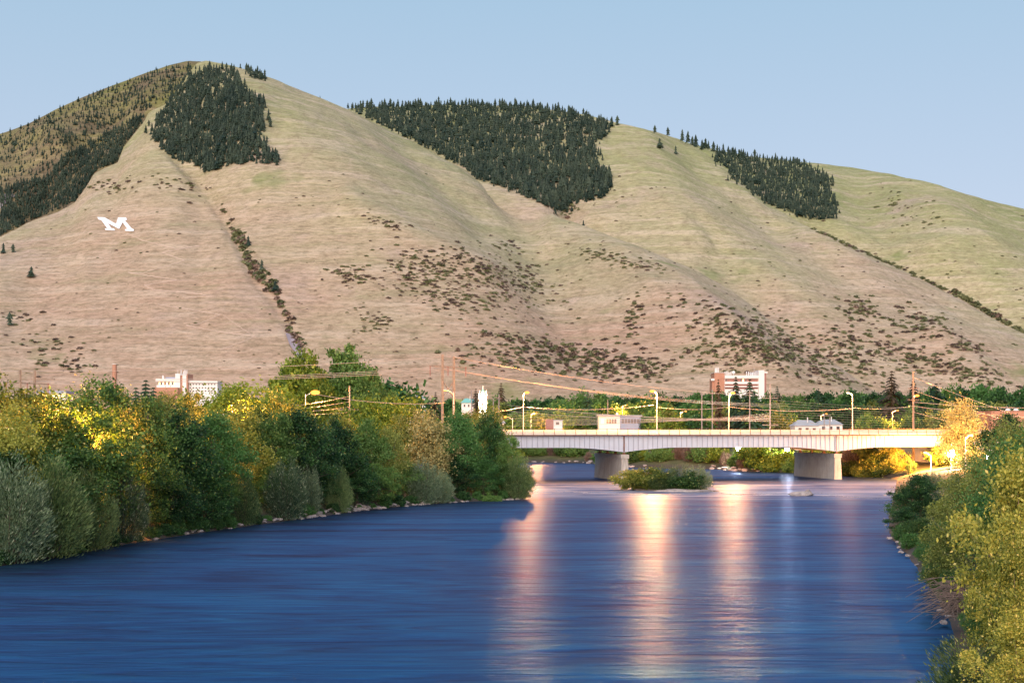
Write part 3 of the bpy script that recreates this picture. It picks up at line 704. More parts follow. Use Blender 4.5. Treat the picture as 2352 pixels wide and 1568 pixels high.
# ------------------------------------------------------------------ trees and bushes near the river
def leaf_quads(C, D, size, aspect, r, along=0.0):
    """C centres, D preferred directions (outward/shoot)"""
    n = len(C); a = r.normal(size=(n, 3)); a /= np.linalg.norm(a, axis=1)[:, None]
    a = a*(1-along)+D*along; a /= np.linalg.norm(a, axis=1)[:, None]+1e-9
    b = np.cross(a, r.normal(size=(n, 3))); b /= np.linalg.norm(b, axis=1)[:, None]+1e-9
    s = (size*(.6+.8*r.random((n, 1))))
    V = np.stack([C-a*s, C+b*s*aspect-a*s*.1, C+a*s, C-b*s*aspect-a*s*.1], 1).reshape(-1, 3)
    return V
def crown_arrays(seed, Rr, zb, zt, clumps, per, size, aspect=.55, shape='round', along=.2, crad=.16, droop=0):
    r = np.random.default_rng(seed); hc = (zt-zb)/2; zc = (zt+zb)/2; C = []; D = []; tips = []
    if shape in ('round', 'tall'):
        lob = r.normal(size=(7, 3)); lob /= np.linalg.norm(lob, axis=1)[:, None]; la = .12+.22*r.random(7)
        for k in range(clumps):
            d = r.normal(size=3); d /= np.linalg.norm(d)
            q = r.random()**.38
            bump = 1+sum(la[j]*max(0, float(d@lob[j]))**3 for j in range(7))-.12
            zf = d[2]
            wr = 1.0 if shape == 'round' else (1-.35*max(0, zf))
            pos = np.array([d[0]*Rr*q*bump*wr, d[1]*Rr*q*bump*wr, zc+d[2]*hc*q*min(bump, 1.12)])
            cr = crad*(zt-zb)*(.5+.8*r.random())
            n = int(per*(.5+r.random()))
            g = r.normal(size=(n, 3))*cr*np.array([.5, .5, .42]); g[:, 2] -= droop*np.hypot(g[:, 0], g[:, 1])
            C.append(pos+g); dd = g/(np.linalg.norm(g, axis=1)[:, None]+1e-6)+d*.6; D.append(dd/np.linalg.norm(dd, axis=1)[:, None]); tips.append(pos)
    else:   # many upright feathery shoots from the base
        for k in range(clumps):
            a = r.random()*6.283; q = math.sqrt(r.random()); h = zb+(zt-zb)*(1-.55*q*q)*(.72+.34*r.random())
            base = np.array([math.cos(a)*Rr*.35*q, math.sin(a)*Rr*.35*q, zb]); tip = np.array([math.cos(a)*Rr*q, math.sin(a)*Rr*q, h])
            n = per; t = r.random((n, 1))**.75; bow = np.sin(t*np.pi)*np.array([[math.cos(a), math.sin(a), 0]])*Rr*.13
            c = base+(tip-base)*t+bow+r.normal(size=(n, 3))*(.05+.10*(1-t))*(zt-zb)*.62
            C.append(c); d = (tip-base)/np.linalg.norm(tip-base); D.append(np.repeat((d+np.array([math.cos(a), math.sin(a), 0])*.5)[None], n, 0)); tips.append(tip)
    C = np.concatenate(C); D = np.concatenate(D)
    C[:, 2] *= zt/np.percentile(C[:, 2], 99.6)
    keep = C[:, 2] > .05
    C = C[keep]; D = D[keep]
    V = leaf_quads(C, D, size, aspect, r, along); Fq = np.arange(len(V)).reshape(-1, 4)
    return V, Fq, tips
def tree_proto(name, seed, Rr, zb, zt, clumps, per, size, mat, bark='bark', shape='round', aspect=.55, along=.2, crad=.16, trunk_r=.28, limbs=14, droop=0):
    V, Fq, tips = crown_arrays(seed, Rr, zb, zt, clumps, per, size, aspect, shape, along, crad, droop)
    root = empty(name)
    link('crown', mesh_arrays('crown', V, Fq), mat, root)
    mb = MB(); r = random.Random(seed)
    if shape in ('round', 'tall'):
        top = (zb+zt)/2+(zt-zb)*.22
        bend = [(r.uniform(-.3, .3), r.uniform(-.3, .3)) for _ in range(4)]
        pts = [(0, 0, -.6)]+[(bend[i][0]*i/2, bend[i][1]*i/2, top*(i+1)/4) for i in range(4)]
        mb.tube(pts, [trunk_r*1.25, trunk_r, trunk_r*.75, trunk_r*.5, trunk_r*.2], 7)
        for t in r.sample(range(len(tips)), min(limbs, len(tips))):
            e = Vector(tips[t]); f = r.uniform(.25, .8); s0 = Vector((pts[2][0]*f, pts[2][1]*f, max(.5, min(e.z*.8, top*f))))
            m_ = (s0+e)/2+Vector((0, 0, -.06*(e-s0).length)); mb.tube([s0, m_, e], [trunk_r*.4, trunk_r*.25, trunk_r*.06], 5, False)
    else:
        for t in r.sample(range(len(tips)), min(limbs, len(tips))):
            e = Vector(tips[t]); mb.tube([(e.x*.12, e.y*.12, -.4), (e.x*.45, e.y*.45, e.z*.45), tuple(e*.96)], [trunk_r*.4, trunk_r*.25, trunk_r*.06], 5, False)
    mb.build('trunk' if shape != 'shoots' else 'stem', bark, root)
    return root
LIB = {}
USED = set()
def proto(key, **kw): LIB[key] = (kw, None)
def place(key, x, y, h, label, cat='tree', group=None, wid=1.0, name=None, z=None):
    """first use moves the prototype itself, later uses copy it; prototypes are unit height 10"""
    kw, root = LIB[key]
    nm = kw.get('name', 'tree')
    zz = gz(x, y)-.15 if z is None else z
    s = h/10.0
    if root is None:
        root = tree_proto(**kw); LIB[key] = (kw, root)
        root.location = (x, y, zz); root.rotation_euler.z = 0; root.scale = (s*wid, s*wid, s); o = root
    else:
        o = copy_tree(root, (x, y, zz), random.random()*6.28, (s*wid*random.uniform(.93, 1.07), s*wid*random.uniform(.93, 1.07), s))
    tag(o, label, cat)
    if group: o['group'] = group
    elif 'group' in o: del o['group']
    return o
B = 'broadleaf_tree'
for i, (mt, sd) in enumerate([('leaf_green', 1), ('leaf_green', 2), ('leaf_deep', 3), ('leaf_olive', 4), ('leaf_deep', 5), ('leaf_olive', 6)]):
    proto(f'near{i}', name=B, seed=sd, Rr=3.1, zb=.4, zt=10, clumps=96, per=215, size=.115, mat=mt, shape='tall', crad=.105, along=.3, trunk_r=.2, limbs=22, bark='bark_pale' if i % 2 else 'bark')
proto('nearY', name=B, seed=7, Rr=3.1, zb=.4, zt=10, clumps=96, per=215, size=.115, mat='leaf_yellow', shape='tall', crad=.105, along=.3, trunk_r=.2, limbs=22, bark='bark_pale')  # leaves coloured yellow for the lamp glow on these trees
for i, sd in enumerate([11, 12, 13]):
    proto(f'willow{i}', name='willow_bush', seed=sd, Rr=4.6, zb=.0, zt=10, clumps=75, per=230, size=.22, mat='leaf_willow_green' if i == 1 else 'leaf_willow', shape='shoots', aspect=.2, along=.72, trunk_r=.35, limbs=14)
proto('yellow0', name=B, seed=21, Rr=4.6, zb=1.5, zt=10, clumps=75, per=120, size=.2, mat='leaf_bright', shape='round', crad=.16, trunk_r=.25)
proto('yellow1', name=B, seed=22, Rr=4.2, zb=1.2, zt=10, clumps=80, per=120, size=.2, mat='leaf_yellow', shape='round', crad=.15, trunk_r=.25)
proto('pale0', name=B, seed=23, Rr=3.6, zb=.8, zt=10, clumps=90, per=150, size=.15, mat='leaf_pale', shape='tall', crad=.13, trunk_r=.22)
proto('town0', name=B, seed=31, Rr=5.0, zb=.8, zt=10, clumps=52, per=85, size=.34, mat='leaf_green', shape='round', crad=.17, trunk_r=.3, limbs=8)
proto('town1', name=B, seed=32, Rr=4.4, zb=.6, zt=10, clumps=52, per=85, size=.34, mat='leaf_deep', shape='tall', crad=.17, trunk_r=.3, limbs=8)
proto('town2', name=B, seed=33, Rr=5.2, zb=.8, zt=10, clumps=52, per=85, size=.34, mat='leaf_olive', shape='round', crad=.17, trunk_r=.3, limbs=8)
proto('town3', name=B, seed=34, Rr=4.8, zb=.5, zt=10, clumps=52, per=85, size=.34, mat='leaf_bright', shape='round', crad=.17, trunk_r=.3, limbs=8)
proto('bush0', name='riverside_bush', seed=41, Rr=5.5, zb=.0, zt=10, clumps=55, per=120, size=.42, mat='leaf_green', shape='round', crad=.2, trunk_r=.3, limbs=6)
proto('bush1', name='riverside_bush', seed=42, Rr=6.0, zb=.0, zt=10, clumps=55, per=120, size=.42, mat='leaf_bright', shape='round', crad=.2, trunk_r=.3, limbs=6)
proto('bush2', name='riverside_bush', seed=43, Rr=5.5, zb=.0, zt=10, clumps=60, per=120, size=.40, mat='shrub_purple', shape='shoots', aspect=.3, along=.5, trunk_r=.3, limbs=6)
proto('amber0', name='riverside_bush', seed=44, Rr=5.6, zb=.0, zt=10, clumps=80, per=130, size=.3, mat='leaf_yellow', shape='round', crad=.17, trunk_r=.3, limbs=6)
def spruce_proto(key, seed, mat, wid=.27, layers=24, name='spruce_tree'):
    r = random.Random(seed); root = empty(name); V = []; Fs = []
    for i in range(layers):
        f = i/(layers-1); z = .9+9.0*f; L = wid*10*((1-f)**.85+.04)*r.uniform(.75, 1.12); nb = int(14-6*f)
        for k in range(nb):
            a = r.random()*6.283; l = L*r.uniform(.7, 1.1); dx, dy = math.cos(a), math.sin(a)
            m_ = 5
            for j in range(m_):
                t0, t1 = j/m_, (j+1.3)/m_; w0 = .55*(1-t0*.7)*(1-f*.5)
                p0 = Vector((dx*l*t0, dy*l*t0, z-.22*l*t0*t0*1.6)); p1 = Vector((dx*l*t1, dy*l*t1, z-.22*l*t1*t1*1.6-.12))
                s_ = Vector((-dy, dx, 0))*w0; b_ = len(V)
                V.extend([tuple(p0-s_*.3), tuple((p0+p1)/2+s_+Vector((0, 0, -.12))), tuple(p1), tuple((p0+p1)/2-s_+Vector((0, 0, -.12)))]); Fs.append((b_, b_+1, b_+2, b_+3))
    link('crown', mesh_arrays('crown', V, Fs), mat, root); MB().tube([(0, 0, -.5), (0, 0, 9.9)], [.2, .03], 6).build('trunk', 'bark', root)
    LIB[key] = ({}, root); return root
SPR = {}
def place_spruce(kind, x, y, h, label, wid=1.0, group=None):
    if kind not in SPR:
        SPR[kind] = spruce_proto(kind, {'a': 61, 'b': 62, 'c': 63}[kind], {'a': 'needle_dark', 'b': 'needle_brown', 'c': 'leaf_willow'}[kind], {'a': .36, 'b': .38, 'c': .4}[kind])
        o = SPR[kind]
    else: o = copy_tree(SPR[kind], (0, 0, 0), random.random()*6)
    s = h/10; o.location = (x, y, gz(x, y)-.2); o.scale = (s*wid, s*wid, s); tag(o, label, 'spruce')
    if group: o['group'] = group
    elif 'group' in o: del o['group']
def bankY(x): return float(np.interp(x, [p_[0] for p_ in left_px[1:]], [YW(p_[1]) for p_ in left_px[1:]]))
def top_h(ytop, Y, z): return H+(HY-ytop)/F*Y-z
def px_tree(key, x, ytop, Y, label, wid=1.0, cat='tree', group=None):
    X = GX(x, Y); z = gz(X, Y)-.15
    return place(key, X, Y, top_h(ytop, Y, z), label, cat, group, wid)

tr0 = random.Random(77)
# left bank: main row
row = [
 ('nearY', 20, 935, 9, 1.0, 'olive tree at the far left edge, its top glowing amber'),
 ('nearY', 110, 915, 14, .95, 'olive green tree second from the left edge, lit amber'),
 ('near0', 205, 878, 9, 1.05, 'tallest dark green tree of the left bank, behind two grey willows'),
 ('nearY', 285, 905, 17, .9, 'olive tree just right of the tallest left bank tree'),
 ('near1', 345, 915, 12, .9, 'mid green tree below the brick chimney'),
 ('near4', 418, 945, 8, 1.05, 'broad deep green tree reaching down to the dark water'),
 ('near2', 490, 950, 10, .9, 'deep green narrow tree behind a small willow'),
 ('nearY', 560, 930, 15, 1.0, 'pale olive tree with a lamplit yellow top left of the bright lamp'),
 ('near0', 625, 950, 12, .85, 'green tree directly left of the bright street lamp'),
 ('near2', 690, 945, 9, .95, 'dark green tree under the bright street lamp'),
 ('near4', 775, 962, 9, .9, 'dark green tree behind the middle willow bush'),
 ('near1', 840, 965, 11, .9, 'green tree below the yellow round tree'),
 ('near3', 895, 985, 8, .8, 'short olive tree in front of the pale blond tree'),
 ('near2', 1060, 950, 8, 1.0, 'dense dark green tree near the tip of the left bank'),
 ('near4', 1125, 952, 11, .9, 'deep green tree beside the bridge end, last tall one of the row'),
 ('near0', 1165, 1003, 6, .85, 'lower green tree overhanging the water at the tip of the bank')]
for key, x, yt, dy, wd, lab in row:
    px_tree(key, x, yt, bankY(x)+dy, lab, wd)
px_tree('pale0', 975, 945, bankY(975)+12, 'pale blond leafed tree among the dark green ones', 1.0)
px_tree('pale0', 1020, 985, bankY(1020)+9, 'amber lit blond tree low beside the dark trees', .8)
px_tree('near1', 745, 985, bankY(745)+15, 'green tree added right of the lamp foot to screen its reflection', 1.3)  # tree added to block the lamp reflection leaking through the row
px_tree('near5', 915, 955, bankY(915)+20, 'olive tree behind the pale blond tree', 1.0)
# lower trees filling the row at the water
fill = [(-30, 1010, 7), (60, 1025, 7), (150, 1030, 7), (330, 1050, 5), (395, 1085, 3), (470, 1080, 3), (520, 1090, 6), (620, 1070, 7), (735, 1065, 7), (820, 1060, 4), (870, 1065, 3), (930, 1060, 6), (1050, 1050, 5), (1110, 1055, 3), (1160, 1065, 3)]
wh = ['at the far left edge', 'behind the leftmost willow', 'between the two left willows', 'right of the second willow', 'under the broad deep green tree', 'left of the small willow', 'touching the small willow', 'between two willow bushes', 'right of the big middle willow', 'under the dark trees mid row', 'above the pale bank stones', 'left of the last willow bush', 'right of the last willow bush', 'near the tip of the bank', 'at the very tip of the bank']
for k, (x, yt, dy) in enumerate(fill):
    px_tree(['near4', 'near2', 'near0', 'near1'][k % 4], x, yt, bankY(x)+dy, 'low dark waterside tree '+wh[k], 1.5)
# willows in front
for key, x, yt, dy, wd, lab in [('willow0', 20, 1060, 1, 1.0, 'big silvery willow bush at the left edge of the river'), ('willow1', 105, 1055, 0.5, 1.0, 'tall silvery willow bush second from the left'),
    ('willow1', 205, 1080, .5, .8, 'brownish green willow bush with amber top'), ('willow0', 290, 1080, 1, .7, 'grey green willow bush with upright plumes'),
    ('willow1', 560, 1095, .5, .75, 'small grey willow bush standing alone left of middle'), ('willow2', 655, 1058, .5, .85, 'large grey green willow bush in the middle of the row'), ('willow0', 712, 1075, 1.5, .6, 'right half twin of the large middle willow'),
    ('willow1', 778, 1075, .5, .65, 'narrow willow bush above the pale stones'), ('willow2', 975, 1058, .5, .9, 'rounded willow bush near the right end of the row'), ('willow0', 1012, 1080, .5, .9, 'low willow bush beside the rounded willow'),
    ('willow1', 1188, 1050, .5, .9, 'willow leaning over the water at the tip of the bank')]:
    px_tree(key, x, yt, bankY(x)+dy, lab, wd, 'willow')
px_tree('bush0', 1130, 1132, bankY(1130)-1.5, 'low round bush standing in the water at the tip', 1.4, 'bush')
# second row, lit by the street lamps, some glow put into leaf colour
for key, x, yt, Y, wd, lab in [('yellow1', 35, 872, 205, 1.05, 'round amber lit tree behind the far left edge'), ('yellow1', 110, 905, 215, .9, 'darker orange lit tree beside the left H-frame poles'),
    ('yellow0', 500, 893, 260, 1.0, 'yellow lit tree in front of the white hospital wing'), ('yellow0', 590, 882, 270, 1.1, 'widest bright yellow tree right of the hospital'), ('yellow1', 660, 905, 250, .9, 'yellow lit tree left of the bright lamp'),
    ('yellow1', 560, 915, 230, .8, 'golden tree low in front of the widest yellow one'), ('yellow0', 850, 915, 290, .9, 'yellow green tree right of the grey pole'), ('yellow0', 915, 912, 300, 1.0, 'vivid green yellow round tree left of the H-frame poles'),
    ('yellow1', 790, 945, 265, .8, 'low golden tree right of the bright lamp pole'), ('near5', 1080, 950, 290, .9, 'olive tree behind the row at the H-frame foot'), ('near3', 1125, 940, 310, .9, 'light green tree right of the H-frame foot'),
    ('near5', 440, 905, 240, .9, 'olive tree in front of the red brick block'), ('near3', 380, 905, 250, .8, 'green tree below the left hospital roof')]:
    px_tree(key, x, yt, Y, lab, wd)
proto('wbush', name='riverside_bush', seed=45, Rr=6.2, zb=.0, zt=10, clumps=60, per=170, size=.42, mat='leaf_deep', shape='round', crad=.17, trunk_r=.3, limbs=6)
for k, x in enumerate(range(-45, 1200, 30)):
    Y = bankY(x)+tr0.uniform(.6, 1.6) if x > 0 else 128+tr0.uniform(0, 1)
    place('wbush', GX(x, Y), Y, tr0.uniform(.9, 1.9), 'low dark bush at the waterline of the left bank '+('under the leftmost willows' if x < 330 else 'below the broad deep green tree' if x < 620 else 'near the middle willow' if x < 900 else 'towards the tip'), 'bush', 'waterline bushes on the left bank '+('a' if x < 330 else 'b' if x < 620 else 'c' if x < 900 else 'd'), z=-.1)
# great cottonwoods
proto('great', name=B, seed=71, Rr=3.9, zb=3.2, zt=10, clumps=95, per=170, size=.16, mat='leaf_bright', shape='tall', crad=.11, trunk_r=.16, limbs=26, bark='bark_pale')
proto('great2', name=B, seed=72, Rr=3.6, zb=3.0, zt=10, clumps=100, per=170, size=.16, mat='leaf_green', shape='tall', crad=.11, trunk_r=.16, limbs=26, bark='bark_pale')
px_tree('great', 700, 812, 430, 'huge cottonwood crown left of the pair above the lamp', .74)
px_tree('great2', 800, 797, 440, 'tallest huge cottonwood behind the bright lamp', .74)
px_tree('great2', 846, 852, 425, 'shorter dark cottonwood right of the tallest one', .6)
px_tree('great', 660, 832, 445, 'leftmost cottonwood of the tall clump above the lamp', .6)
px_tree('great', 748, 885, 415, 'lower cottonwood between the two huge ones', .6)
px_tree('town1', 897, 880, 520, 'small dark round tree right of the huge cottonwoods', 1.0)
# evergreens behind the left row
for k, (x, yt, Y, h) in enumerate([(312, 885, 260, 0), (335, 868, 270, 0), (352, 885, 265, 0), (370, 895, 262, 0)]):
    X = GX(x, Y); place_spruce('a', X, Y, top_h(yt, Y, gz(X, Y)), ['leftmost dark evergreen in the clump by the chimney', 'tallest dark evergreen of the clump by the chimney', 'dark evergreen left of the hospital roof', 'rightmost dark evergreen in front of the hospital roof'][k], 1.2)
place_spruce('c', GX(492, 300), 300, top_h(905, 300, 5), 'blue grey spruce before the white hospital wing', .8)
place_spruce('b', GX(204, 300), 300, top_h(872, 300, 5), 'thin brown spruce right of the left H-frame poles', .6)

# ------------------------------------------------------------------ town trees behind the bridge
tr = random.Random(12)
front = [1180, 1225, 1265, 1320, 1350, 1500, 1545, 1600, 1650, 1720, 1780, 1810, 1990, 2040, 2100, 2160, 2190, 2260, 2330, 2380]
names_ = []
def town(x, yt, Y, key=None, wd=None, extra=''):
    X = GX(x, Y); z = gz(X, Y)
    key = key or tr.choice(['town0', 'town1', 'town0', 'town1', 'town2', 'town3'])
    col = {'town0': 'mid green', 'town1': 'deep green', 'town2': 'olive', 'town3': 'bright green'}[key]
    h = top_h(yt, Y, z); w_ = (wd or tr.uniform(30, 42))/F*Y/ (h*.98)
    ref = min(LAND, key=lambda q: abs(q[0]-x))[1]
    lab = f'{col} {"tall" if yt < 915 else "low"} {"back row" if Y > 760 else "front"} town tree {ref}{extra}'
    place(key, X, Y, h, lab, 'tree', 'town trees behind the bridge, '+col+(' back row ' if Y > 760 else ' front row ')+ref, max(.7, min(2.2, w_*2.0)))
LAND = [(900, 'right of the huge cottonwoods'), (1000, 'behind the H-frame poles'), (1110, 'below the floodlit church tower'), (1202, 'behind the leftmost bridge lamp'), (1275, 'by the little brick house'), (1350, 'left of the white flat building'), (1430, 'behind the white flat building'),
        (1505, 'behind the second bridge lamp'), (1590, 'between the second and third bridge lamps'), (1680, 'behind the third bridge lamp'), (1760, 'under the brick tower block'), (1860, 'behind the grey house roofs'), (1955, 'behind the fourth bridge lamp'),
        (2048, 'below the tall spruce'), (2097, 'behind the tall wooden pole'), (2180, 'left of the amber tree'), (2250, 'right of the amber tree'), (2310, 'above the brick sign building')]
for x in front: town(x, tr.uniform(938, 958), tr.uniform(560, 640), wd=tr.uniform(30, 44))
for x in range(1130, 2400, 34): town(x+tr.uniform(-8, 8), tr.uniform(918, 935), tr.uniform(680, 740), tr.choice(['town0', 'town1', 'town1', 'town2']), tr.uniform(36, 50))
topline = [(930, 912), (1040, 918), (1120, 922), (1160, 916), (1215, 905), (1250, 912), (1290, 908), (1345, 898), (1400, 900), (1450, 905), (1500, 902), (1560, 908), (1610, 902), (1660, 900), (1720, 908), (1780, 902), (1830, 905), (1880, 890), (1930, 900), (1985, 893), (2030, 900), (2090, 905), (2140, 880), (2180, 882), (2230, 890), (2290, 882), (2340, 892), (2400, 888)]
for x in range(930, 2400, 27):
    y0 = pl(topline, x); town(x+tr.uniform(-6, 6), float(y0)+tr.uniform(-2, 12), tr.uniform(800, 900), tr.choice(['town0', 'town1', 'town1']), tr.uniform(34, 50))
for x, yt, Y, kd, wd, lab in [(2048, 849, 700, 'b', 1.0, 'tallest brown spruce against the right slope'), (2098, 866, 720, 'b', .9, 'brown spruce behind the tall wooden pole'), (1151, 877, 760, 'b', .9, 'dark spruce right of the floodlit church tower'),
    (1690, 862, 560, 'a', .8, 'dark spruce left of two before the brick tower block'), (1722, 868, 540, 'a', 1.15, 'broad dark spruce right of two before the brick tower block'), (1650, 868, 580, 'b', .55, 'thin drooping brown spruce at the brick tower corner'),
    (1093, 890, 700, 'b', .9, 'brown spruce left of the church tower'), (960, 893, 700, 'b', .7, 'small dark spruce left of the H-frame poles'), (1000, 898, 690, 'b', .9, 'reddish spruce behind the H-frame poles'),
    (1350, 895, 700, 'a', 1.0, 'dark pointed evergreen above the town trees left of centre'), (1470, 955, 520, 'a', .5, 'small evergreen before the white flat building'), (1880, 890, 800, 'a', .9, 'blue green evergreen top behind the grey roofs'),
    (2150, 878, 740, 'a', 1.4, 'broad dark evergreen right of the tall pole'), (2200, 890, 760, 'a', 1.3, 'second broad dark evergreen right of the tall pole'), (1785, 885, 800, 'a', .9, 'dark evergreen right of the brick tower block')]:
    X = GX(x, Y); place_spruce(kd, X, Y, top_h(yt, Y, gz(X, Y)), lab, wd)

# ------------------------------------------------------------------ far bank under the bridge
br = random.Random(5)
spots = list(range(1185, 1930, 21))
for i, x in enumerate(spots):
    yb = pl([(1200, 1062), (1340, 1063), (1440, 1073), (1640, 1077), (1700, 1082), (1900, 1090)], x); Y = YW(float(yb))+br.uniform(4, 9)
    key = br.choice(['bush0', 'bush0', 'bush1', 'bush2']); X = GX(x, Y)
    ref = min([(1200, 'beside the left trees'), (1290, 'left of the left pier'), (1390, 'behind the left pier'), (1500, 'behind the river island'), (1620, 'right of the river island'), (1696, 'under the first white lamp'), (1760, 'between the two white lamps'), (1808, 'under the second white lamp'), (1880, 'behind the right pier')], key=lambda q: abs(q[0]-x))[1]
    col = {'bush0': 'dark green', 'bush1': 'bright green', 'bush2': 'brownish'}[key]
    place(key, X, Y, br.uniform(3.2, 6.0)*(1.25 if 1620 < x < 1700 or 1730 < x < 1790 else 1), f'{col} bush on the far river bank {ref}', 'bush', f'far bank bushes, {col}, {ref}', 1.0)
for i, x in enumerate(range(1190, 1960, 52)):
    Y = YW(float(pl([(1200, 1062), (1340, 1063), (1640, 1077), (1900, 1088)], x)))+br.uniform(22, 40); X = GX(x, Y)
    place(br.choice(['bush1', 'town2', 'town3']), X, Y, br.uniform(5, 8), f'lamp lit pale green tree behind the far bank bushes, number {["one","two","three","four","five","six","seven","eight","nine","ten","eleven","twelve","thirteen","fourteen","fifteen"][i]} from the left', 'tree', None, 1.0)
# amber lit bushes right of the right pier, lamp glow also in leaf colour
for i, (x, Y, h, key, wd) in enumerate([(1950, 372, 5.2, 'amber0', 1.0), (1985, 366, 5.6, 'amber0', 1.0), (2020, 362, 6.6, 'amber0', .95), (2052, 360, 6.6, 'amber0', .9), (2000, 380, 7.2, 'amber0', .9), (1960, 385, 6.4, 'bush2', .9), (2170, 352, 5.0, 'amber0', 1.3), (2230, 345, 5.0, 'amber0', 1.3)]):
    place(key, GX(x, Y), Y, h, ['amber lit bush touching the right pier', 'amber lit bush second from the right pier', 'brightest tall amber bush under the bridge', 'yellow lit bush at the water edge beside the dark tree', 'taller amber bush behind the bright ones', 'rust brown bush behind the right pier', 'golden bush right of the white lamp', 'golden bush at the bridge abutment'][i], 'bush', None, wd)
place('near0', GX(2092, 350), 350, top_h(1030, 350, 4), 'slender green tree in front of the pole foot under the bridge', 'tree', None, 1.0)
# amber tree rising in front of the bridge end
place('pale0', GX(2213, 312), 312, top_h(918, 312, gz(GX(2213, 312), 312)), 'tall amber lit tree in front of the bridge end', 'tree', None, .92)

# ------------------------------------------------------------------ right bank foreground
fg = [
 ('near2', 2115, 1090, 172, 1.5, 'round dark green bush jutting over the water on the right bank', 'bush'),
 ('willow2', 2140, 1085, 235, 1.5, 'grey green willow thicket left of the golden bushes', 'willow'),
 ('willow0', 2195, 1092, 215, 1.5, 'silvery willow thicket on the right bank behind the round bush', 'willow'),
 ('willow1', 2225, 1110, 190, 1.4, 'low silvery willow right of the round bush', 'willow'),
 ('near4', 2180, 1130, 150, 1.5, 'deep green bush behind the round bush', 'bush')]
for key, x, yt, Y, wd, lab, cat in fg: px_tree(key, x, yt, Y, lab, wd, cat)
proto('fgreen', name=B, seed=81, Rr=4.2, zb=.0, zt=10, clumps=170, per=260, size=.085, mat='leaf_deep', shape='round', crad=.10, along=.3, trunk_r=.12, limbs=30)
proto('folive', name=B, seed=82, Rr=4.0, zb=.0, zt=10, clumps=115, per=250, size=.095, mat='leaf_olive', shape='tall', crad=.09, along=.35, trunk_r=.12, limbs=40, droop=.3, bark='bark_pale')
proto('fyellow', name=B, seed=83, Rr=3.6, zb=.0, zt=10, clumps=118, per=250, size=.105, mat='leaf_yellow', shape='tall', crad=.085, along=.35, trunk_r=.12, limbs=50, droop=.35, bark='bark_pale')  # yellow lamp light put into the foreground leaf colour
px_tree('fgreen', 2175, 1190, 118, 'dark green waterside tree right of the round bush', 1.0)
px_tree('fgreen', 2150, 1275, 108, 'leafy green bush hanging over the dark water', 1.1, 'bush')
px_tree('folive', 2235, 1120, 100, 'olive leafed tree half way along the right bank', 1.0)
px_tree('folive', 2335, 975, 96, 'tall olive tree at the right edge reaching the horizon', .8)
px_tree('fyellow', 2340, 1085, 80, 'yellow lit tree before the tall olive tree', .7)
px_tree('fyellow', 2358, 1030, 70, 'large yellow lit tree filling the right edge', .85)
px_tree('fyellow', 2335, 1230, 62, 'yellow lit tree in the lower right foreground', .75)
px_tree('fgreen', 2262, 1330, 76, 'green bush below the yellow tree beside the dry twigs', .7, 'bush')
px_tree('willow1', 2235, 1470, 60, 'small dark willow in the bottom right corner by the water', 1.2, 'willow')
px_tree('fyellow', 2345, 1400, 56, 'yellow lit bush at the bottom right corner', 1.0, 'bush')
px_tree('near2', 2088, 1120, 176, 'dark leafy bush beside the round one at the water edge', 1.7, 'bush')
px_tree('near4', 2078, 1165, 160, 'lowest dark green bush at the leftmost point of the right bank', 1.9, 'bush')
px_tree('near0', 2112, 1190, 145, 'green bush at the foot of the round one', 1.9, 'bush')
px_tree('fgreen', 2128, 1235, 126, 'wide green bush over the waterline in the middle of the right bank', 1.1, 'bush')
px_tree('fgreen', 2185, 1310, 97, 'dark bush above the dry twigs', 1.0, 'bush')
px_tree('folive', 2270, 1045, 108, 'olive tree top left of the tall olive tree', 1.0)
px_tree('folive', 2220, 1085, 130, 'olive tree rising over the silvery thicket', 1.0)
px_tree('fgreen', 2362, 990, 84, 'highest green crown at the right frame edge', .8)
px_tree('folive', 2245, 1400, 80, 'drooping olive bush right beside the dry twigs', 1.1, 'bush')
for k, (x, yt, Y) in enumerate([(2062, 1205, 152), (2078, 1225, 142), (2095, 1262, 133), (2112, 1290, 124), (2130, 1315, 114), (2150, 1350, 106), (2172, 1385, 98), (2192, 1420, 92), (2205, 1450, 86), (2225, 1500, 78)]):
    px_tree('wbush', x+14, yt, Y+1, 'low dark bush of the row along the right waterline', 1.0, 'bush', 'waterline bushes on the right bank')
for k, (x, y, key, h, lab) in enumerate([(44, 96, 'near1', 9, 'green tree inland on the right bank'), (52, 118, 'near3', 10, 'olive tree inland on the right bank'), (60, 140, 'near0', 9, 'dark green tree further inland on the right bank'), (66, 170, 'near2', 10, 'deep green tree inland behind the silvery thicket'),
    (75, 205, 'near5', 10, 'olive tree inland behind the silvery thicket'), (40, 74, 'near4', 9, 'deep green tree inland of the yellow trees'), (84, 240, 'near1', 11, 'tall green tree inland near the bridge end'), (38, 52, 'near3', 9, 'olive tree inland nearest the viewpoint')]):
    place(key, x, y, h, lab+', off the right edge', 'tree', None, 1.3)
# dry twiggy brush
mb = MB(); q = random.Random(4); bx, by = GX(2215, 84), 84
for i in range(170):
    a = q.uniform(2.2, 4.4); l = q.uniform(1.2, 3.4); e = q.uniform(-.15, .9)
    p0 = Vector((bx+q.uniform(-.4, .9), by+q.uniform(-1.5, 1.5), q.uniform(1.2, 2.8)))
    p1 = p0+Vector((math.cos(a)*l*.5, math.sin(a)*l*.3, l*.35*e)); p2 = p1+Vector((math.cos(a+.4)*l*.5, math.sin(a)*l*.3, -l*.35*q.random()))
    mb.tube([p0, p1, p2], [.03, .02, .008], 4, False)
tag(mb.build('dry_brushwood', 'twig'), 'tangle of bare reddish twigs hanging over the right water edge', 'brushwood')

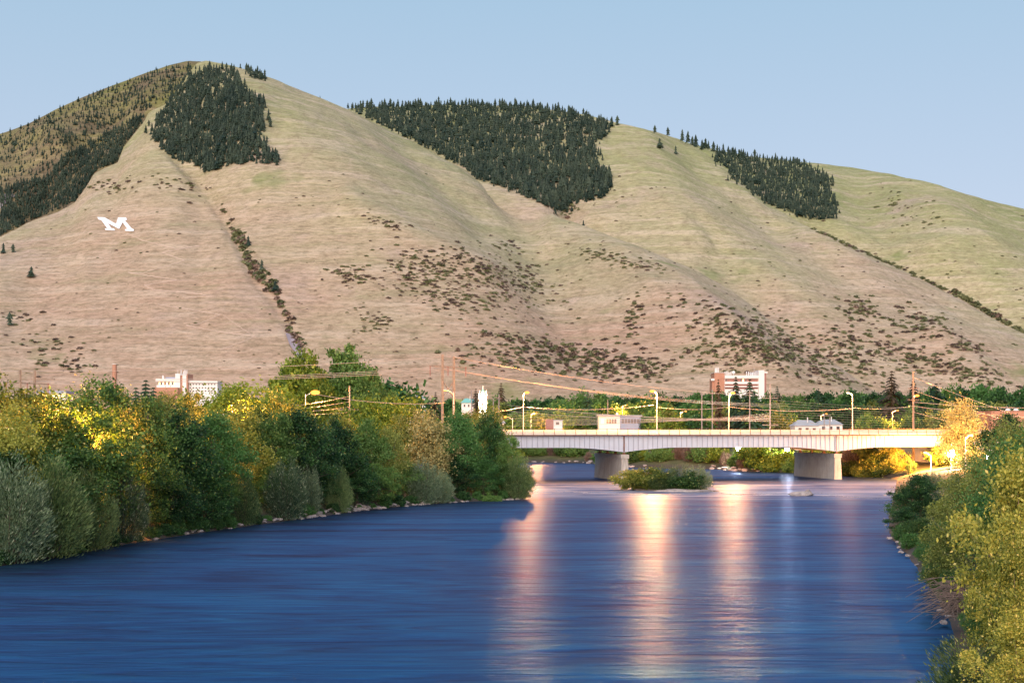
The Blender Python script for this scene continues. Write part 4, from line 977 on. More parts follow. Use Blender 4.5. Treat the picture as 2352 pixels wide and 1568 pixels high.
# ------------------------------------------------------------------ bridge
BR = R(11.03); bridge = empty('road_bridge', (0, 334, 0), BR)
tag(bridge, 'long pale steel girder road bridge crossing the river on two concrete piers', 'bridge')
cb_, sb_ = math.cos(BR), math.sin(BR)
def U(x):       # bridge coordinate of the girder face seen at frame column x
    k = (x-CX)/F; Y = 334/(1-.195*k); return k*Y*cb_+(Y-334)*sb_
def BW(u, v, z): return Vector((u*cb_-v*sb_, 334+u*sb_+v*cb_, z))
U0, U1 = U(1010), U(2196); UP = [U(1433), U(1921)]
GT, GB, GH = 10.62, 7.95, 6.85
def gbot(u):
    for up in UP:
        d = abs(u-up)
        if d < 13.5: return GB-(GB-GH)*(1-d/13.5)**1.7
    return GB
def girder(v):
    us = sorted(set(list(np.arange(U0, U1, 1.0))+[U1]+UP)); vs = []; fs = []
    for u in us: vs += [(u, v, gbot(u)), (u, v+.05, gbot(u)), (u, v+.05, GT), (u, v, GT)]
    for i in range(len(us)-1):
        a = i*4; b = a+4; fs += [(a, b, b+3, a+3), (a+1, a+2, b+2, b+1), (a, a+1, b+1, b), (a+3, b+3, b+2, a+2)]
    fs += [(0, 3, 2, 1), (len(vs)-4, len(vs)-3, len(vs)-2, len(vs)-1)]
    mb = MB().add(vs, fs)
    for zo, th in ((0, .06), (None, .06)):   # flanges
        vv = []; ff = []
        for u in us:
            z = gbot(u)-.03 if zo == 0 else GT+.003
            vv += [(u, v-.22, z-th/2), (u, v+.27, z-th/2), (u, v+.27, z+th/2-.004), (u, v-.22, z+th/2-.004)]
        for i in range(len(us)-1):
            a = i*4; b = a+4; ff += [(a, b, b+3, a+3), (a+1, a+2, b+2, b+1), (a, a+1, b+1, b), (a+3, b+3, b+2, a+2)]
        mb.add(vv, ff)
    return mb
girder(0).build('girder', 'girder_paint', bridge)
for v in (7.6, 15.2, 22.8): girder(v).build('girder', 'dark_steel' if v < 20 else 'girder_paint', bridge)
st = MB().box(-.035, .035, -.10, -.003, 0, 1).mesh('stiffener'); st.materials.append(MATS['stiffener_paint'])
u = U(1160); n = 0
while u < U1 and n < 98:
    z0 = gbot(u)+.05; o = link('stiffener', st, None, bridge, (u, 0, z0)); o.scale = (1, 1, GT-.06-z0); n += 1
    k = min(abs(u-p_) for p_ in UP); u += 1.3 if k > 14 else 1.2
for up in UP:
    MB().box(up-.16, up+.16, -.16, -.102, gbot(up)+.02, GT-.04).build('joint_plate', 'rusty_steel' if up == UP[0] else 'stiffener_paint', bridge)
mb = MB()
for u in np.arange(U0+3, U1, 6.5):
    mb.tube([(u, .1, GB+.3), (u, 22.7, GB+.3)], .12, 5); mb.tube([(u, .1, GT-.4), (u, 22.7, GT-.4)], .12, 5)
mb.build('cross_frame', 'dark_steel', bridge)
UE = U(2560)
MB().box(U0, UE, -.9, 23.8, GT+.07, GT+.32).build('deck_slab', 'rusty_steel', bridge)
MB().box(U0, UE, 1.6, 21.2, GT+.325, GT+.36).build('roadway', 'asphalt', bridge)
for v0 in (-.75, 21.3): MB().box(U0, UE, v0, v0+2.25, GT+.325, GT+.56).build('sidewalk', 'pale_concrete', bridge)
MB().box(U0, UE, 11.2, 11.6, GT+.365, GT+1.15).build('added_barrier', 'pale_concrete', bridge)  # pale barrier added to catch lamp light in place of traffic glow
MB().box(U0, UE, 23.2, 23.55, GT+.565, GT+1.45).build('parapet', 'pale_concrete', bridge)  # far parapet, added pale so the deck glows under the lamps
MB().box(U0, UE, 1.30, 1.48, GT+.565, GT+.98).build('added_pale_rail', 'pale_concrete', bridge)  # pale strip added to brighten the deck edge behind the railing
MB().box(U0, UE, -.62, -.54, GT+1.68, GT+1.76).build('top_rail', 'rail_steel', bridge)
MB().box(U0, UE, -.61, -.55, GT+1.18, GT+1.24).build('middle_rail', 'rail_steel', bridge)
MB().box(U0, UE, -.61, -.55, GT+.74, GT+.80).build('lower_rail', 'rail_steel', bridge)
ps = MB().box(-.06, .06, -.08, .06, 0, 1.22); ps.prism([(-.05, -.5), (.05, -.5), (.05, 0), (-.05, 0)], -.3, .1)
pm = ps.mesh('railing_post'); pm.materials.append(MATS['rail_steel'])
u = U(1150)
n = 0
while n < 64: link('railing_post', pm, None, bridge, (u, -.58, GT+.565)); u += 2.56; n += 1
MB().box(U1+.05, UE, -.5, 23.4, 3.0, GT+.06).build('abutment', 'pale_concrete', bridge)
for up in UP:
    def ring(z, a, b, l0, l1): return [(up-a, l0, z), (up+b, l0, z), (up+b, l1, z), (up-a, l1, z)]
    mb = MB(); secs = [(-3, 1.05, 1.05, -1.2, 25), (.5, .95, .95, -1.05, 24.8), (1.9, .90, .90, -1.0, 24.7), (5.3, .78, .78, -.85, 24.5)]
    vs = []; 
    for s_ in secs: vs += ring(*s_)
    fs = [(i*4+k, i*4+(k+1) % 4, i*4+4+(k+1) % 4, i*4+4+k) for i in range(3) for k in range(4)]+[(12, 13, 14, 15)]
    mb.add(vs, fs); pier = mb.build('pier', 'pier_concrete', bridge)
    MB().box(up-1.0, up+1.0, -1.05, 24.7, 5.303, 6.25).build('pier_cap', 'pier_cap', pier)
    for v in (0, 7.6, 15.2, 22.8):
        MB().prism([(up-.5, 6.253), (up+.5, 6.253), (up+.25, 6.5), (up+.25, GH-.09), (up-.25, GH-.09), (up-.25, 6.5)], v-.3, v+.35).build('bearing', 'rusty_steel', pier)

# ------------------------------------------------------------------ lamps
def point(parent, loc, energy, col, size=.3):
    l = bpy.data.lights.new('lamp_light', 'POINT'); l.energy = energy; l.color = col; l.shadow_soft_size = size
    o = bpy.data.objects.new('lamp_light', l); COL.objects.link(o); o.location = loc
    if parent is not None: o.parent = parent
    return o
SOD = (1, .36, .08); WHT = (1, .96, .78)
def street_lamp(loc, h, dirx, label, energy=2500, arm=2.2, col=SOD, em='lamp_sodium', group=None, r=.42, cat='street lamp', diry=0):
    root = empty('street_lamp', loc); tag(root, label, cat, group)
    MB().cyl(0, 0, 0, .5, .26, .2, 10).build('base', 'lamp_metal', root)
    MB().cyl(0, 0, .5, h-.35, .13, .08, 8).build('pole', 'lamp_metal', root)
    pts = [(0, 0, h-.9)]+[(dirx*arm*t, diry*arm*t, h-.9+math.sin(t*math.pi*.5)*.95) for t in (.12, .3, .55, .8, 1)]
    MB().tube(pts, .06, 6).build('arm', 'lamp_metal', root)
    x, y = dirx*(arm+.25), diry*(arm+.25)
    MB().ball((x, y, h+.08), .42, 10, 6, (1, .6, .35)).build('lamp_head', 'lamp_metal', root, smooth=True)
    MB().ball((x, y, h-.02), r, 10, 6, (1, .7, .5)).build('lens', em, root, smooth=True)
    if energy: point(root, (x, y, h-.55), energy, col, .25)
    return root
bl_ = [(1202, 1210, 901, 22, 'bridge street lamp nearest the left trees', 36000, -1.2, 1), (1509, 1499, 898, -.5, 'near side bridge lamp with its head to the left', 76000, -1.2, -1),
       (1674, 1683, 902, 22, 'bright bridge street lamp before the brick tower block', 52000, 1.2, 1), (1958, 1948, 902, -.5, 'dim near side bridge lamp right of the grey roofs', 5000, -1.2, -1), (2097, 2106, 908, 22, 'bridge street lamp beside the tall wooden pole', 38000, 1.2, 1)]
for xp, xl, yl, v, lab, en, a_, dd in bl_:
    # solve the bridge coordinate whose column is xp at lateral offset v
    k = (xp-CX)/F; lo, hi = -80., 200.
    for _ in range(50):
        mid = (lo+hi)/2; w_ = BW(mid, v, 0)
        if w_.x/w_.y < k: lo = mid
        else: hi = mid
    w_ = BW(mid, v, GT+.56); zt = H+(HY-yl)/F*w_.y
    street_lamp(w_, zt-w_.z, dd, lab, en, abs(xl-xp)/F*w_.y-.2, SOD, 'lamp_sodium' if en > 9000 else 'lamp_weak', None, .62 if en > 9000 else .35)
# street lamps among the left trees
def px_lamp(x, y, Y, dirx, label, en, r=.5, col=SOD, em='lamp_sodium', arm=2.0):
    X = GX(x, Y)-dirx*(arm+.25); z = gz(X, Y); hh = H+(HY-y)/F*Y-z
    return street_lamp((X, Y, z), hh, dirx, label, en, arm, col, em, None, r)
px_lamp(724, 901, 330, 1, 'brightest street lamp, before the huge cottonwoods', 40000, 1.1)
px_lamp(1022, 896, 300, -1, 'pale street lamp between the H-frame poles', 900, .35, arm=1.6)
px_lamp(1160, 957, 420, -1, 'small glaring lamp beside the white house by the bridge end', 2500, .6)
px_lamp(160, 985, 156, 1, 'street lamp hidden behind the far left trees', 26000, .2)
px_lamp(20, 985, 163, 1, 'street lamp hidden at the far left edge', 28000, .2)
px_lamp(545, 945, 232, 1, 'street lamp hidden behind the yellow trees', 30000, .2)
px_lamp(1000, 990, 272, 1, 'street lamp hidden behind the blond tree', 6000, .2)
px_lamp(860, 972, 305, -1, 'street lamp hidden below the vivid green yellow tree', 9000, .15)
for x, y, Y, lab in [(1232, 948, 590, 'orange lamp among the town trees behind the leftmost bridge lamp'), (1575, 944, 600, 'orange lamp among the town trees between the second and third bridge lamps'), (1898, 950, 600, 'orange lamp behind the grey house roofs'), (2062, 942, 610, 'orange lamp among the trees below the tall spruce'), (1440, 930, 700, 'orange lamp behind the white flat building')]:
    px_lamp(x, y, Y, 1, lab, 45000, .5)
def path_lamp(x, y, Y, label, en, r=.5, col=WHT, em='lamp_white'):
    X = GX(x, Y); z = gz(X, Y); zt = H+(HY-y)/F*Y; root = empty('path_lamp', (X, Y, z)); tag(root, label, 'path lamp')
    MB().cyl(0, 0, 0, zt-z-.2, .09, .06, 8).build('pole', 'lamp_metal', root)
    MB().ball((0, 0, zt-z), r, 12, 8).build('globe', em, root, smooth=True)
    MB().cyl(0, 0, zt-z+r*.85, zt-z+r*1.05, r*.5, r*.2, 8).build('cap', 'lamp_metal', root)
    point(root, (0, -.9, zt-z-.2), en, col, .5)
path_lamp(1696, 1029, 428, 'left white path lamp under the middle of the bridge', 7500, .75)
path_lamp(1808, 1031, 408, 'right white path lamp under the bridge beside the right pier', 5500, .65)
path_lamp(2185, 1041, 318, 'big white path lamp beside the bridge abutment', 6500, .75)
path_lamp(2268, 1050, 300, 'small white lamp among the right hand leaves', 1500, .32)
path_lamp(1340, 1038, 540, 'small white lamp glimpsed under the left bridge end', 2000, .3)
path_lamp(1452, 1040, 500, 'small white lamp right of the left pier', 2500, .3)
# sodium lamp on the path by the amber bushes and one beside the viewpoint (outside the frame)
px_lamp(2125, 1040, 345, -1, 'sodium lamp behind the slender tree under the bridge', 60000, .25, arm=1.2)
street_lamp((30, 36, 6), 15, -1, 'sodium street lamp at the viewpoint', 15000, 1.5)
street_lamp((GX(2160, 300)+4, 296, 4.5), 6.5, 1, 'sodium lamp lighting the amber tree', 18000, 1.0, r=.2)

# ------------------------------------------------------------------ poles and wires
def wooden_pole(x, ytop, Y, label, arms=(), r=.17, mat='pole_grey', braces=True):
    X = GX(x, Y); z = gz(X, Y); h = H+(HY-ytop)/F*Y-z
    root = empty('utility_pole', (X, Y, z-.3)); tag(root, label, 'utility pole')
    MB().cyl(0, 0, 0, h+.3, r*1.15, r*.75, 8).build('pole', mat, root)
    for dz, L, in arms:
        ca = MB().box(-L, L, -r-.16, -r-.02, h-dz-.07, h-dz+.07).build('crossarm', mat, root)
        ins = MB()
        for k in (-1, -.5, .5, 1): ins.cyl(k*L*.92, -r-.09, h-dz+.073, h-dz+.33, .06, .04, 6)
        ins.build('insulators', 'insulator', ca)
    return root
poles = [(1612, 903, 470, 'thin grey pole left of two between the bridge lamps', ()), (1636, 894, 480, 'slightly taller grey pole beside the thin one', ((1.2, .9),)), (1722, 896, 450, 'grey pole right of the third bridge lamp', ((.6, 1.0),)),
         (1769, 880, 430, 'tall grey pole with double crossarms under the brick tower', ((4.2, 2.4), (12.3, 2.4),)), (1396, 918, 620, 'pole with two white crossarms before the dark trees', ((3.5, 2.6), (8.5, 2.6))), (1083, 897, 520, 'thin pole below the church tower on the left', ((2.5, 1.2),)),
         (1108, 915, 500, 'short pole below the church tower', ((.5, .9),)), (1133, 915, 500, 'short pole right of the church tower', ((.4, .8),)), (1146, 905, 480, 'pole above the small glaring lamp', ((1.2, .8),)), (803, 886, 330, 'grey pole right of the huge cottonwood trunk', ((5.2, 2.8),)),
         (1893, 950, 520, 'short pole with pale crossarm above the grey roofs', ((.3, 2.4),)), (2313, 932, 560, 'crossarm pole above the brick sign building', ((.5, 3.0), (4.6, 2.6))), (1906, 958, 500, 'shortest pole standing by the grey roofs', ())]
for x, yt, Y, lab, arms in poles: wooden_pole(x, yt, Y, lab, arms, .21)
wooden_pole(2098, 853, 372, 'tallest wooden pole beside the rightmost bridge lamp', ((4.2, 1.4), (7.2, 1.4)), .3, 'pole_wood')
def hframe(x0, x1, yt0, yt1, Y, label):
    X0, X1 = GX(x0, Y), GX(x1, Y+3); z = gz(X0, Y); root = empty('h_frame_pylon', (X0, Y, z-.3)); tag(root, label, 'power pylon')
    h0 = H+(HY-yt0)/F*Y-z; h1 = H+(HY-yt1)/F*Y-z; dx = X1-X0
    MB().cyl(0, 0, 0, h0, .36, .26, 9).build('pole', 'pole_wood', root); MB().cyl(dx, 3, 0, h1, .36, .26, 9).build('pole', 'pole_wood', root)
    hb = h0-2.6 if h0 > 12 else h0-1.6
    MB().tube([(-3.0, -.5, hb), (dx+3.0, 3.6, hb-.3)], .13, 5).build('crossarm', 'pole_wood', root)
    MB().tube([(.1, 0, hb-3.6), (dx-.1, 2.9, hb-7.2)], .09, 5).build('brace', 'pole_wood', root); MB().tube([(dx-.1, 3, hb-3.6), (.1, 0.1, hb-7.2)], .09, 5).build('brace', 'pole_wood', root)
    for t in (-2.8, dx/2, dx+2.8):
        mb = MB()
        for k in range(7): mb.cyl(t, (t+3)/(dx+6)*4-.5, hb-.35-k*.3, hb-.2-k*.3, .17, .12, 8)
        mb.cyl(t, (t+3)/(dx+6)*4-.5, hb-2.4, hb-.1, .04, .04, 5); mb.build('insulator_string', 'insulator', root)
    return Vector((X0, Y, z-.3)), dx, hb
hb1 = hframe(1016, 1042, 811, 814, 330, 'tall wooden H-frame power pylon rising from the left trees')
hb2 = hframe(46, 79, 846, 847, 300, 'H-frame power pylon at the far left edge')
def wire(a, b, sag, label, rad=.045, mat='wire', group=None):
    a = Vector(a); b = Vector(b); pts = []
    for i in range(25):
        t = i/24; q = a.lerp(b, t); q.z -= sag*4*t*(1-t); pts.append(q)
    o = MB().tube(pts, rad, 4, False).build('power_line', mat); tag(o, label, 'power line', group); return o
for k, (y0, y1, y2, nm) in enumerate([(849, 826, 900, 'topmost'), (873, 844, 918, 'second'), (876, 847, 921, 'third'), (879, 850, 924, 'lowest')]):
    xh = [1030, 1000, 1023, 1048][k]
    wire(P(-60, y0+2, 300), P(xh, y1-8 if k == 0 else y1, 332), 1.2 if k == 0 else .9, f'{nm} cable of the power line left of the central H-frame')
    wire(P(xh, y1-8 if k == 0 else y1, 332), P(1790, y2+10, 450), 1.8, f'{nm} cable of the power line right of the central H-frame')
wr_ = random.Random(9)
def pxw(x0, y0, Y0, x1, y1, Y1, sag, lab, rad=.04, grp=None): wire(P(x0, y0, Y0), P(x1, y1, Y1), sag, lab, rad, 'wire', grp)
for (a, b, c, d, e, f, s_, lab) in [(1208, 934, 358, 1502, 930, 340, .9, 'sagging lamp cable from the first to the second bridge lamp'), (1509, 935, 340, 1674, 934, 360, .6, 'sagging lamp cable from the second to the third bridge lamp'), (1674, 934, 360, 1958, 938, 350, .8, 'sagging lamp cable from the third to the fourth bridge lamp'),
    (1958, 936, 350, 2097, 932, 372, .5, 'lamp cable from the fourth bridge lamp to the last'), (2097, 932, 372, 2420, 960, 340, .5, 'lamp cable running right from the last bridge lamp'), (2097, 923, 372, 2420, 937, 360, .4, 'upper lamp cable running right from the last bridge lamp'),
    (1060, 950, 330, 1202, 934, 358, .5, 'lamp cable left of the first bridge lamp'), (724, 905, 262, 1022, 925, 300, .8, 'lamp cable right of the brightest lamp')]:
    pxw(a, b, c, d, e, f, s_, lab, .05)
gp = 'thin wires of the bundle above the bridge'
for i in range(13):
    y0 = 936+i*4.0; y1 = 972-i*1.4+wr_.uniform(-3, 3)
    pxw(1150+wr_.uniform(0, 40), y0-6, 480, 1769, y1-4, 430, 1.0, 'thin wire of the bundle crossing left of the tall grey pole', .03, gp+' on the left')
for i in range(11):
    y0 = 918+i*6; y1 = 938+i*4.2
    pxw(1769, y0, 430, 2330, y1, 560, 1.2, 'thin wire of the bundle crossing right of the tall grey pole', .03, gp+' on the right')
for i, (yy, ye) in enumerate([(866, 945), (896, 960), (946, 985)]): pxw(2098, yy, 372, 2400, ye+30, 300, .3, ['upper', 'middle', 'lower'][i]+' stay wire slanting right from the tallest wooden pole', .04)
for i in range(4): pxw(640+i*10, 935+i*5, 330, 803, 910+i*12, 330, .3, 'short wire left of the grey pole by the cottonwoods', .035, 'short wires at the cottonwoods')

# ------------------------------------------------------------------ buildings
def bld(x0, x1, ytop, Y, depth, label, name='building', cat='building', rz=0):
    X0, X1 = GX(x0, Y), GX(x1, Y); z = gz(X0, Y)-.5
    root = empty(name, (X0, Y, z), rz); tag(root, label, cat); return root, X1-X0, H+(HY-ytop)/F*Y-z
def px2(Y): return Y/F
def Zp(y, Y, root): return H+(HY-y)/F*Y-root.location.z
# 1. brick tower block
Yb = 900; s_ = px2(Yb); T, W, Ht = bld(1640, 1763, 850, Yb, 16, 'brick and white concrete tower block crowned with antennas on the right', 'tower_block')
X_ = lambda x: (x-1640)*s_
zf = lambda y: Zp(y, Yb, T)
MB().box(X_(1641), X_(1664), 0, 15, 0, zf(856)).build('brick_wing', 'brick_orange', T)
MB().box(X_(1636), X_(1641)-.01, 1, 12, 0, zf(868)).build('side_wing', 'brick_orange', T)
MB().box(X_(1633), X_(1641)-.05, -.5, .98, zf(874), zf(869)).build('balcony_slab', 'white_wall', T)
MB().box(X_(1664), X_(1742), .6, 14, 0, zf(862)).build('front_wall', 'white_wall', T)
for a, b in ((870, 876), (882, 886), (889, 893)):
    MB().box(X_(1665.5), X_(1741), .5, .597, zf(b), zf(a)).build('window_band', 'brick_red', T)
for a, b in ((862, 868.5), (876.2, 881.8), (886.2, 888.8)):
    MB().box(X_(1664)+.05, X_(1745), -.8, .58, zf(b), zf(a)).build('balcony', 'white_wall', T)
for x in (1667, 1700, 1706, 1712): MB().box(X_(x), X_(x+2.5), .38, .495, zf(876), zf(870.5)).build('window', 'window_lit' if x == 1706 else 'window_glass', T)
MB().box(X_(1742)+.02, X_(1755), -1.2, 13, 0, zf(850)).build('stair_tower', 'white_wall', T)
MB().box(X_(1755)+.02, X_(1760), 0, 13, 0, zf(857)).build('brick_pier', 'brick_red', T)
MB().box(X_(1755)+.03, X_(1763), -.4, 13.4, zf(857)+.02, zf(853.5)).build('roof_slab', 'white_wall', T)
MB().box(X_(1640), X_(1665), -.4, 15.4, zf(856)+.01, zf(855)).build('parapet', 'white_wall', T)
MB().box(X_(1731), X_(1741.9), 3, 12, zf(862)+.01, zf(853.5)).build('roof_house', 'grey_wall', T)
for x, y0, y1, r_ in [(1643.5,856,845,.26),(1645.5,856,844,.26),(1648,856,844,.3),(1651,856,843.5,.24),(1666,861,853,.24),(1669,861,852,.28),(1672.5,861,852,.26),(1675,861,855,.2),(1677.5,861,855,.2),(1680,861,852,.24),(1715.5,862,852.5,.26),(1720,862,853,.3),(1724,862,854,.28),(1728.5,862,855,.45)]:
    MB().cyl(X_(x), 1.5, zf(y0), zf(y1), r_, r_, 6).build('antenna', 'antenna_white', T)
MB().tube([(X_(1685.5), 1.2, zf(862)), (X_(1685.5), 1.2, zf(856))], .1, 5).build('dish_mast', 'antenna_white', T)
MB().ball((X_(1685.5), 1.0, zf(854.8)), 1.0, 12, 8, (1, .3, 1)).build('dish', 'antenna_white', T)
MB().cyl(X_(1734.5), 4, zf(853.4), zf(843), .09, .05, 5).build('mast', 'antenna_white', T)
# 2. hospital on the left
Yb = 760; s_ = px2(Yb); T, W, Ht = bld(358, 498, 855, Yb, 16, 'white hospital with a tall stair tower and long window wing on the left', 'hospital')
X_ = lambda x: (x-358)*s_
zf = lambda y: Zp(y, Yb, T)
MB().box(X_(363), X_(404), .8, 14, 0, zf(870)).build('left_wing', 'brick_orange', T)
MB().box(X_(358), X_(404), -.6, 14.4, zf(876)+.0, zf(870)+.15).build('roof_slab', 'white_wall', T)
MB().box(X_(361), X_(405), -1.5, .78, zf(890), zf(884)).build('balcony', 'white_wall', T)
for k in range(9): MB().box(X_(364+k*4.3), X_(367+k*4.3), .62, .797, zf(883.6), zf(877)).build('window', 'window_lit' if k % 2 == 0 else 'window_glass', T)
MB().box(X_(362), X_(415), -7, -1.52, 0, zf(890)-.05).build('brick_block', 'brick_orange', T)
MB().box(X_(404)+.02, X_(415), -1.48, 12, 0, zf(858)).build('stair_tower', 'white_wall', T)
MB().box(X_(415)+.02, X_(420), -.8, 12, 0, zf(861.6)).build('brick_strip', 'brick_orange', T)
MB().box(X_(420)+.02, X_(429), -1.1, 12, 0, zf(861.6)).build('lift_tower', 'white_wall', T)
MB().box(X_(429)+.02, X_(432), -.9, 12, 0, zf(858.5)).build('brick_fin', 'brick_orange', T)
MB().box(X_(414.8), X_(430.5), -1.5, 11, zf(861.5), zf(860)).build('tower_cap', 'white_wall', T)
MB().box(X_(377), X_(403.8), 3, 10, zf(870)+.16, zf(865.5)).build('roof_house', 'blue_wall', T)
MB().box(X_(432)+.02, X_(498), 1.5, 13, 0, zf(874)).build('long_wing', 'white_wall', T)
MB().box(X_(432.1), X_(499), .6, 13.4, zf(878.5), zf(874)+.05).build('fascia', 'white_wall', T)
for yy in (881, 889, 896.5):
    for k in range(9): MB().box(X_(434+k*7), X_(437.4+k*7), 1.35, 1.497, zf(yy+2.4), zf(yy-.4)).build('window', 'window_glass', T)
for x, y0, y1 in [(372, 870, 861.5), (374, 870, 862), (414.5, 858, 848.5), (420, 860, 852), (423, 860, 848.5), (426, 860, 850), (429, 858.4, 848), (407, 858, 848)]:
    MB().cyl(X_(x), 1.5, zf(y0), zf(y1), .22 if x not in (407, 429) else .07, None, 6).build('antenna', 'antenna_white', T)
# 3. chimney
Yb = 820; T, W, Ht = bld(257, 268, 835, Yb, 3, 'slim round brick chimney rising above the left trees', 'chimney', 'chimney')
zf = lambda y: Zp(y, Yb, T)
MB().cyl(1.2, 1.2, 0, zf(837), 1.75, 1.28, 16).build('shaft', 'brick_orange', T); MB().cyl(1.2, 1.2, zf(837)+.01, zf(835), 1.5, 1.5, 16).build('rim', 'pale_concrete', T)
# 4. white low building left
Yb = 420; s_ = px2(Yb); T, W, Ht = bld(86, 150, 897, Yb, 10, 'low white flat roofed building seen over the left trees', 'flat_building')
zf = lambda y: Zp(y, Yb, T)
MB().box(0, W, 0, 10, 0, zf(903)).build('wall', 'white_wall', T); MB().box(-.4, W+.4, -.4, 10.4, zf(903)+.01, zf(897)).build('roof', 'blue_wall', T)
for k in range(5): MB().box(1+k*1.5, 2+k*1.5, -.1, -.003, zf(912), zf(906)).build('window', 'window_lit', T)
# 5. church tower
Yb = 640; s_ = px2(Yb); T, W, Ht = bld(1100, 1118, 884, Yb, 4, 'floodlit church tower with pale turquoise spire and pinnacles', 'church_tower', 'church tower')
zf = lambda y: Zp(y, Yb, T); c = W/2
MB().box(0, W, 0, W, 0, zf(911)).build('tower', 'white_wall', T)
MB().box(-.15, W+.15, -.15, W+.15, zf(911)+.01, zf(909.5)).build('cornice', 'white_wall', T)
sp = MB(); n = 8; zb_, zt_ = zf(909), zf(889.5); rr = W*.46
vs = [(c+rr*math.cos(math.pi/8+i*math.pi/4), c+rr*math.sin(math.pi/8+i*math.pi/4), zb_) for i in range(8)]+[(c, c, zt_)]
sp.add(vs, [(i, (i+1) % 8, 8) for i in range(8)]+[tuple(range(7, -1, -1))]); sp.build('spire', 'copper_green', T)
MB().cyl(c, c, zt_-.6, zf(884), .22, .03, 6).build('finial', 'antenna_white', T)
for a in (0, W):
    for b in (0, W): MB().cyl(a, b, zf(910.5), zf(901), .32, .04, 6).build('pinnacle', 'white_wall', T)
for k in range(4):
    ang = k*math.pi/2; dx, dy = math.cos(ang), math.sin(ang)
    g = MB(); g.prism([(-.65, 0), (.65, 0), (.65, 1.3), (0, 2.6), (-.65, 1.3)], -.2, .2); o = g.build('gable', 'white_wall', T, (c+dx*W*.42, c+dy*W*.42, zf(909.4))); o.rotation_euler.z = ang+math.pi/2
for sx_ in (-1, 1): MB().box(c+sx_*.75-.25, c+sx_*.75+.25, -.05, -.003, zf(922), zf(914)).build('belfry_opening', 'window_glass', T)
for dx in (-1.5, W+1.5): point(T, (dx, -5, zf(925)), 5000, (1, .72, .36), .3)
point(T, (c, -4, zf(916)), 3000, (1, .8, .45), .3)
# 6. white flat building behind the bridge
Yb = 600; s_ = px2(Yb); T, W, Ht = bld(1373, 1472, 952, Yb, 14, 'white flat roofed building with large windows behind the bridge', 'flat_building')
zf = lambda y: Zp(y, Yb, T); X_ = lambda x: (x-1373)*s_
MB().box(X_(1376), X_(1424), 0, 12, 0, zf(955)).build('front_wall', 'white_wall', T); MB().box(X_(1424)+.02, X_(1472), .6, 12, 0, zf(955.5)).build('side_wall', 'blue_wall', T)
MB().box(X_(1372), X_(1424), -.6, 12.4, zf(955)+.01, zf(952)).build('roof', 'roof_grey', T); MB().box(X_(1424)+.05, X_(1475), 0, 12.3, zf(955.5)+.02, zf(953)).build('roof', 'roof_grey', T)
for k, x in enumerate((1382, 1393, 1399, 1405, 1411)): MB().box(X_(x), X_(x+4.6), -.12, -.003, zf(972), zf(962)).build('window', 'window_lit' if k == 0 else 'window_glass', T)
for x in (1428, 1435, 1442, 1449, 1456, 1463): MB().box(X_(x), X_(x+5.8), .48, .597, zf(972), zf(962)).build('window', 'window_glass', T)
MB().cyl(X_(1419), 4, zf(952), zf(947), .55, .55, 8).build('vent', 'antenna_white', T)
# 7. small brick house
Yb = 560; T, W, Ht = bld(1254, 1292, 962, Yb, 8, 'small brick house with pale roof behind the left bridge rail', 'brick_house')
zf = lambda y: Zp(y, Yb, T)
MB().box(0, W*.45, 0, 8, 0, zf(962)).build('wall', 'brick_red', T); MB().box(W*.45+.02, W, .5, 7, 0, zf(965)).build('annex_wall', 'white_wall', T)
MB().box(W*.4, W+.3, .1, 7.3, zf(965)+.02, zf(963.5)).build('roof', 'roof_grey', T)
MB().box(W*.6, W*.8, .38, .497, zf(975), zf(969)).build('window', 'window_glass', T)
# 8. gabled houses
def house(x0, x1, yeave, yridge, Y, label, wall='white_wall', roof='roof_grey', D=9):
    T, W, Ht = bld(x0, x1, yridge, Y, D, label, 'gabled_house', 'house'); ze = Zp(yeave, Y, T); zr = Zp(yridge, Y, T)
    MB().box(0, W, 0, D, 0, ze-.02).build('wall', wall, T)
    MB().add([(-.5, -.5, ze), (W+.5, -.5, ze), (W+.5, D+.5, ze), (-.5, D+.5, ze), (W*.22, D/2, zr), (W*.78, D/2, zr)], [(0, 1, 5, 4), (1, 2, 5), (2, 3, 4, 5), (3, 0, 4), (3, 2, 1, 0)]).build('roof', roof, T)
    MB().cyl(W*.6, D*.3, ze+.3, zr+1.0, .18, .18, 6).build('vent', 'antenna_white', T)
    for k in range(3): MB().box(W*(.15+k*.3), W*(.28+k*.3), -.1, -.003, ze-2.0, ze-.7).build('window', 'window_glass', T)
house(1826, 1880, 978, 964, 520, 'left of the two pale roofed houses behind the bridge rail')
house(1880, 1935, 975, 963, 560, 'right of the two pale roofed houses behind the bridge rail')
house(1628, 1668, 968, 962, 640, 'low house hidden among trees behind the third bridge lamp', roof='roof_dark')
house(938, 976, 915, 907, 760, 'pale roofed house in the trees left of the H-frame poles')
house(1060, 1092, 925, 914, 700, 'turquoise grey roofed house left of the church tower', roof='copper_green')
house(1143, 1158, 972, 962, 440, 'tiny white house beside the glaring lamp', D=4)
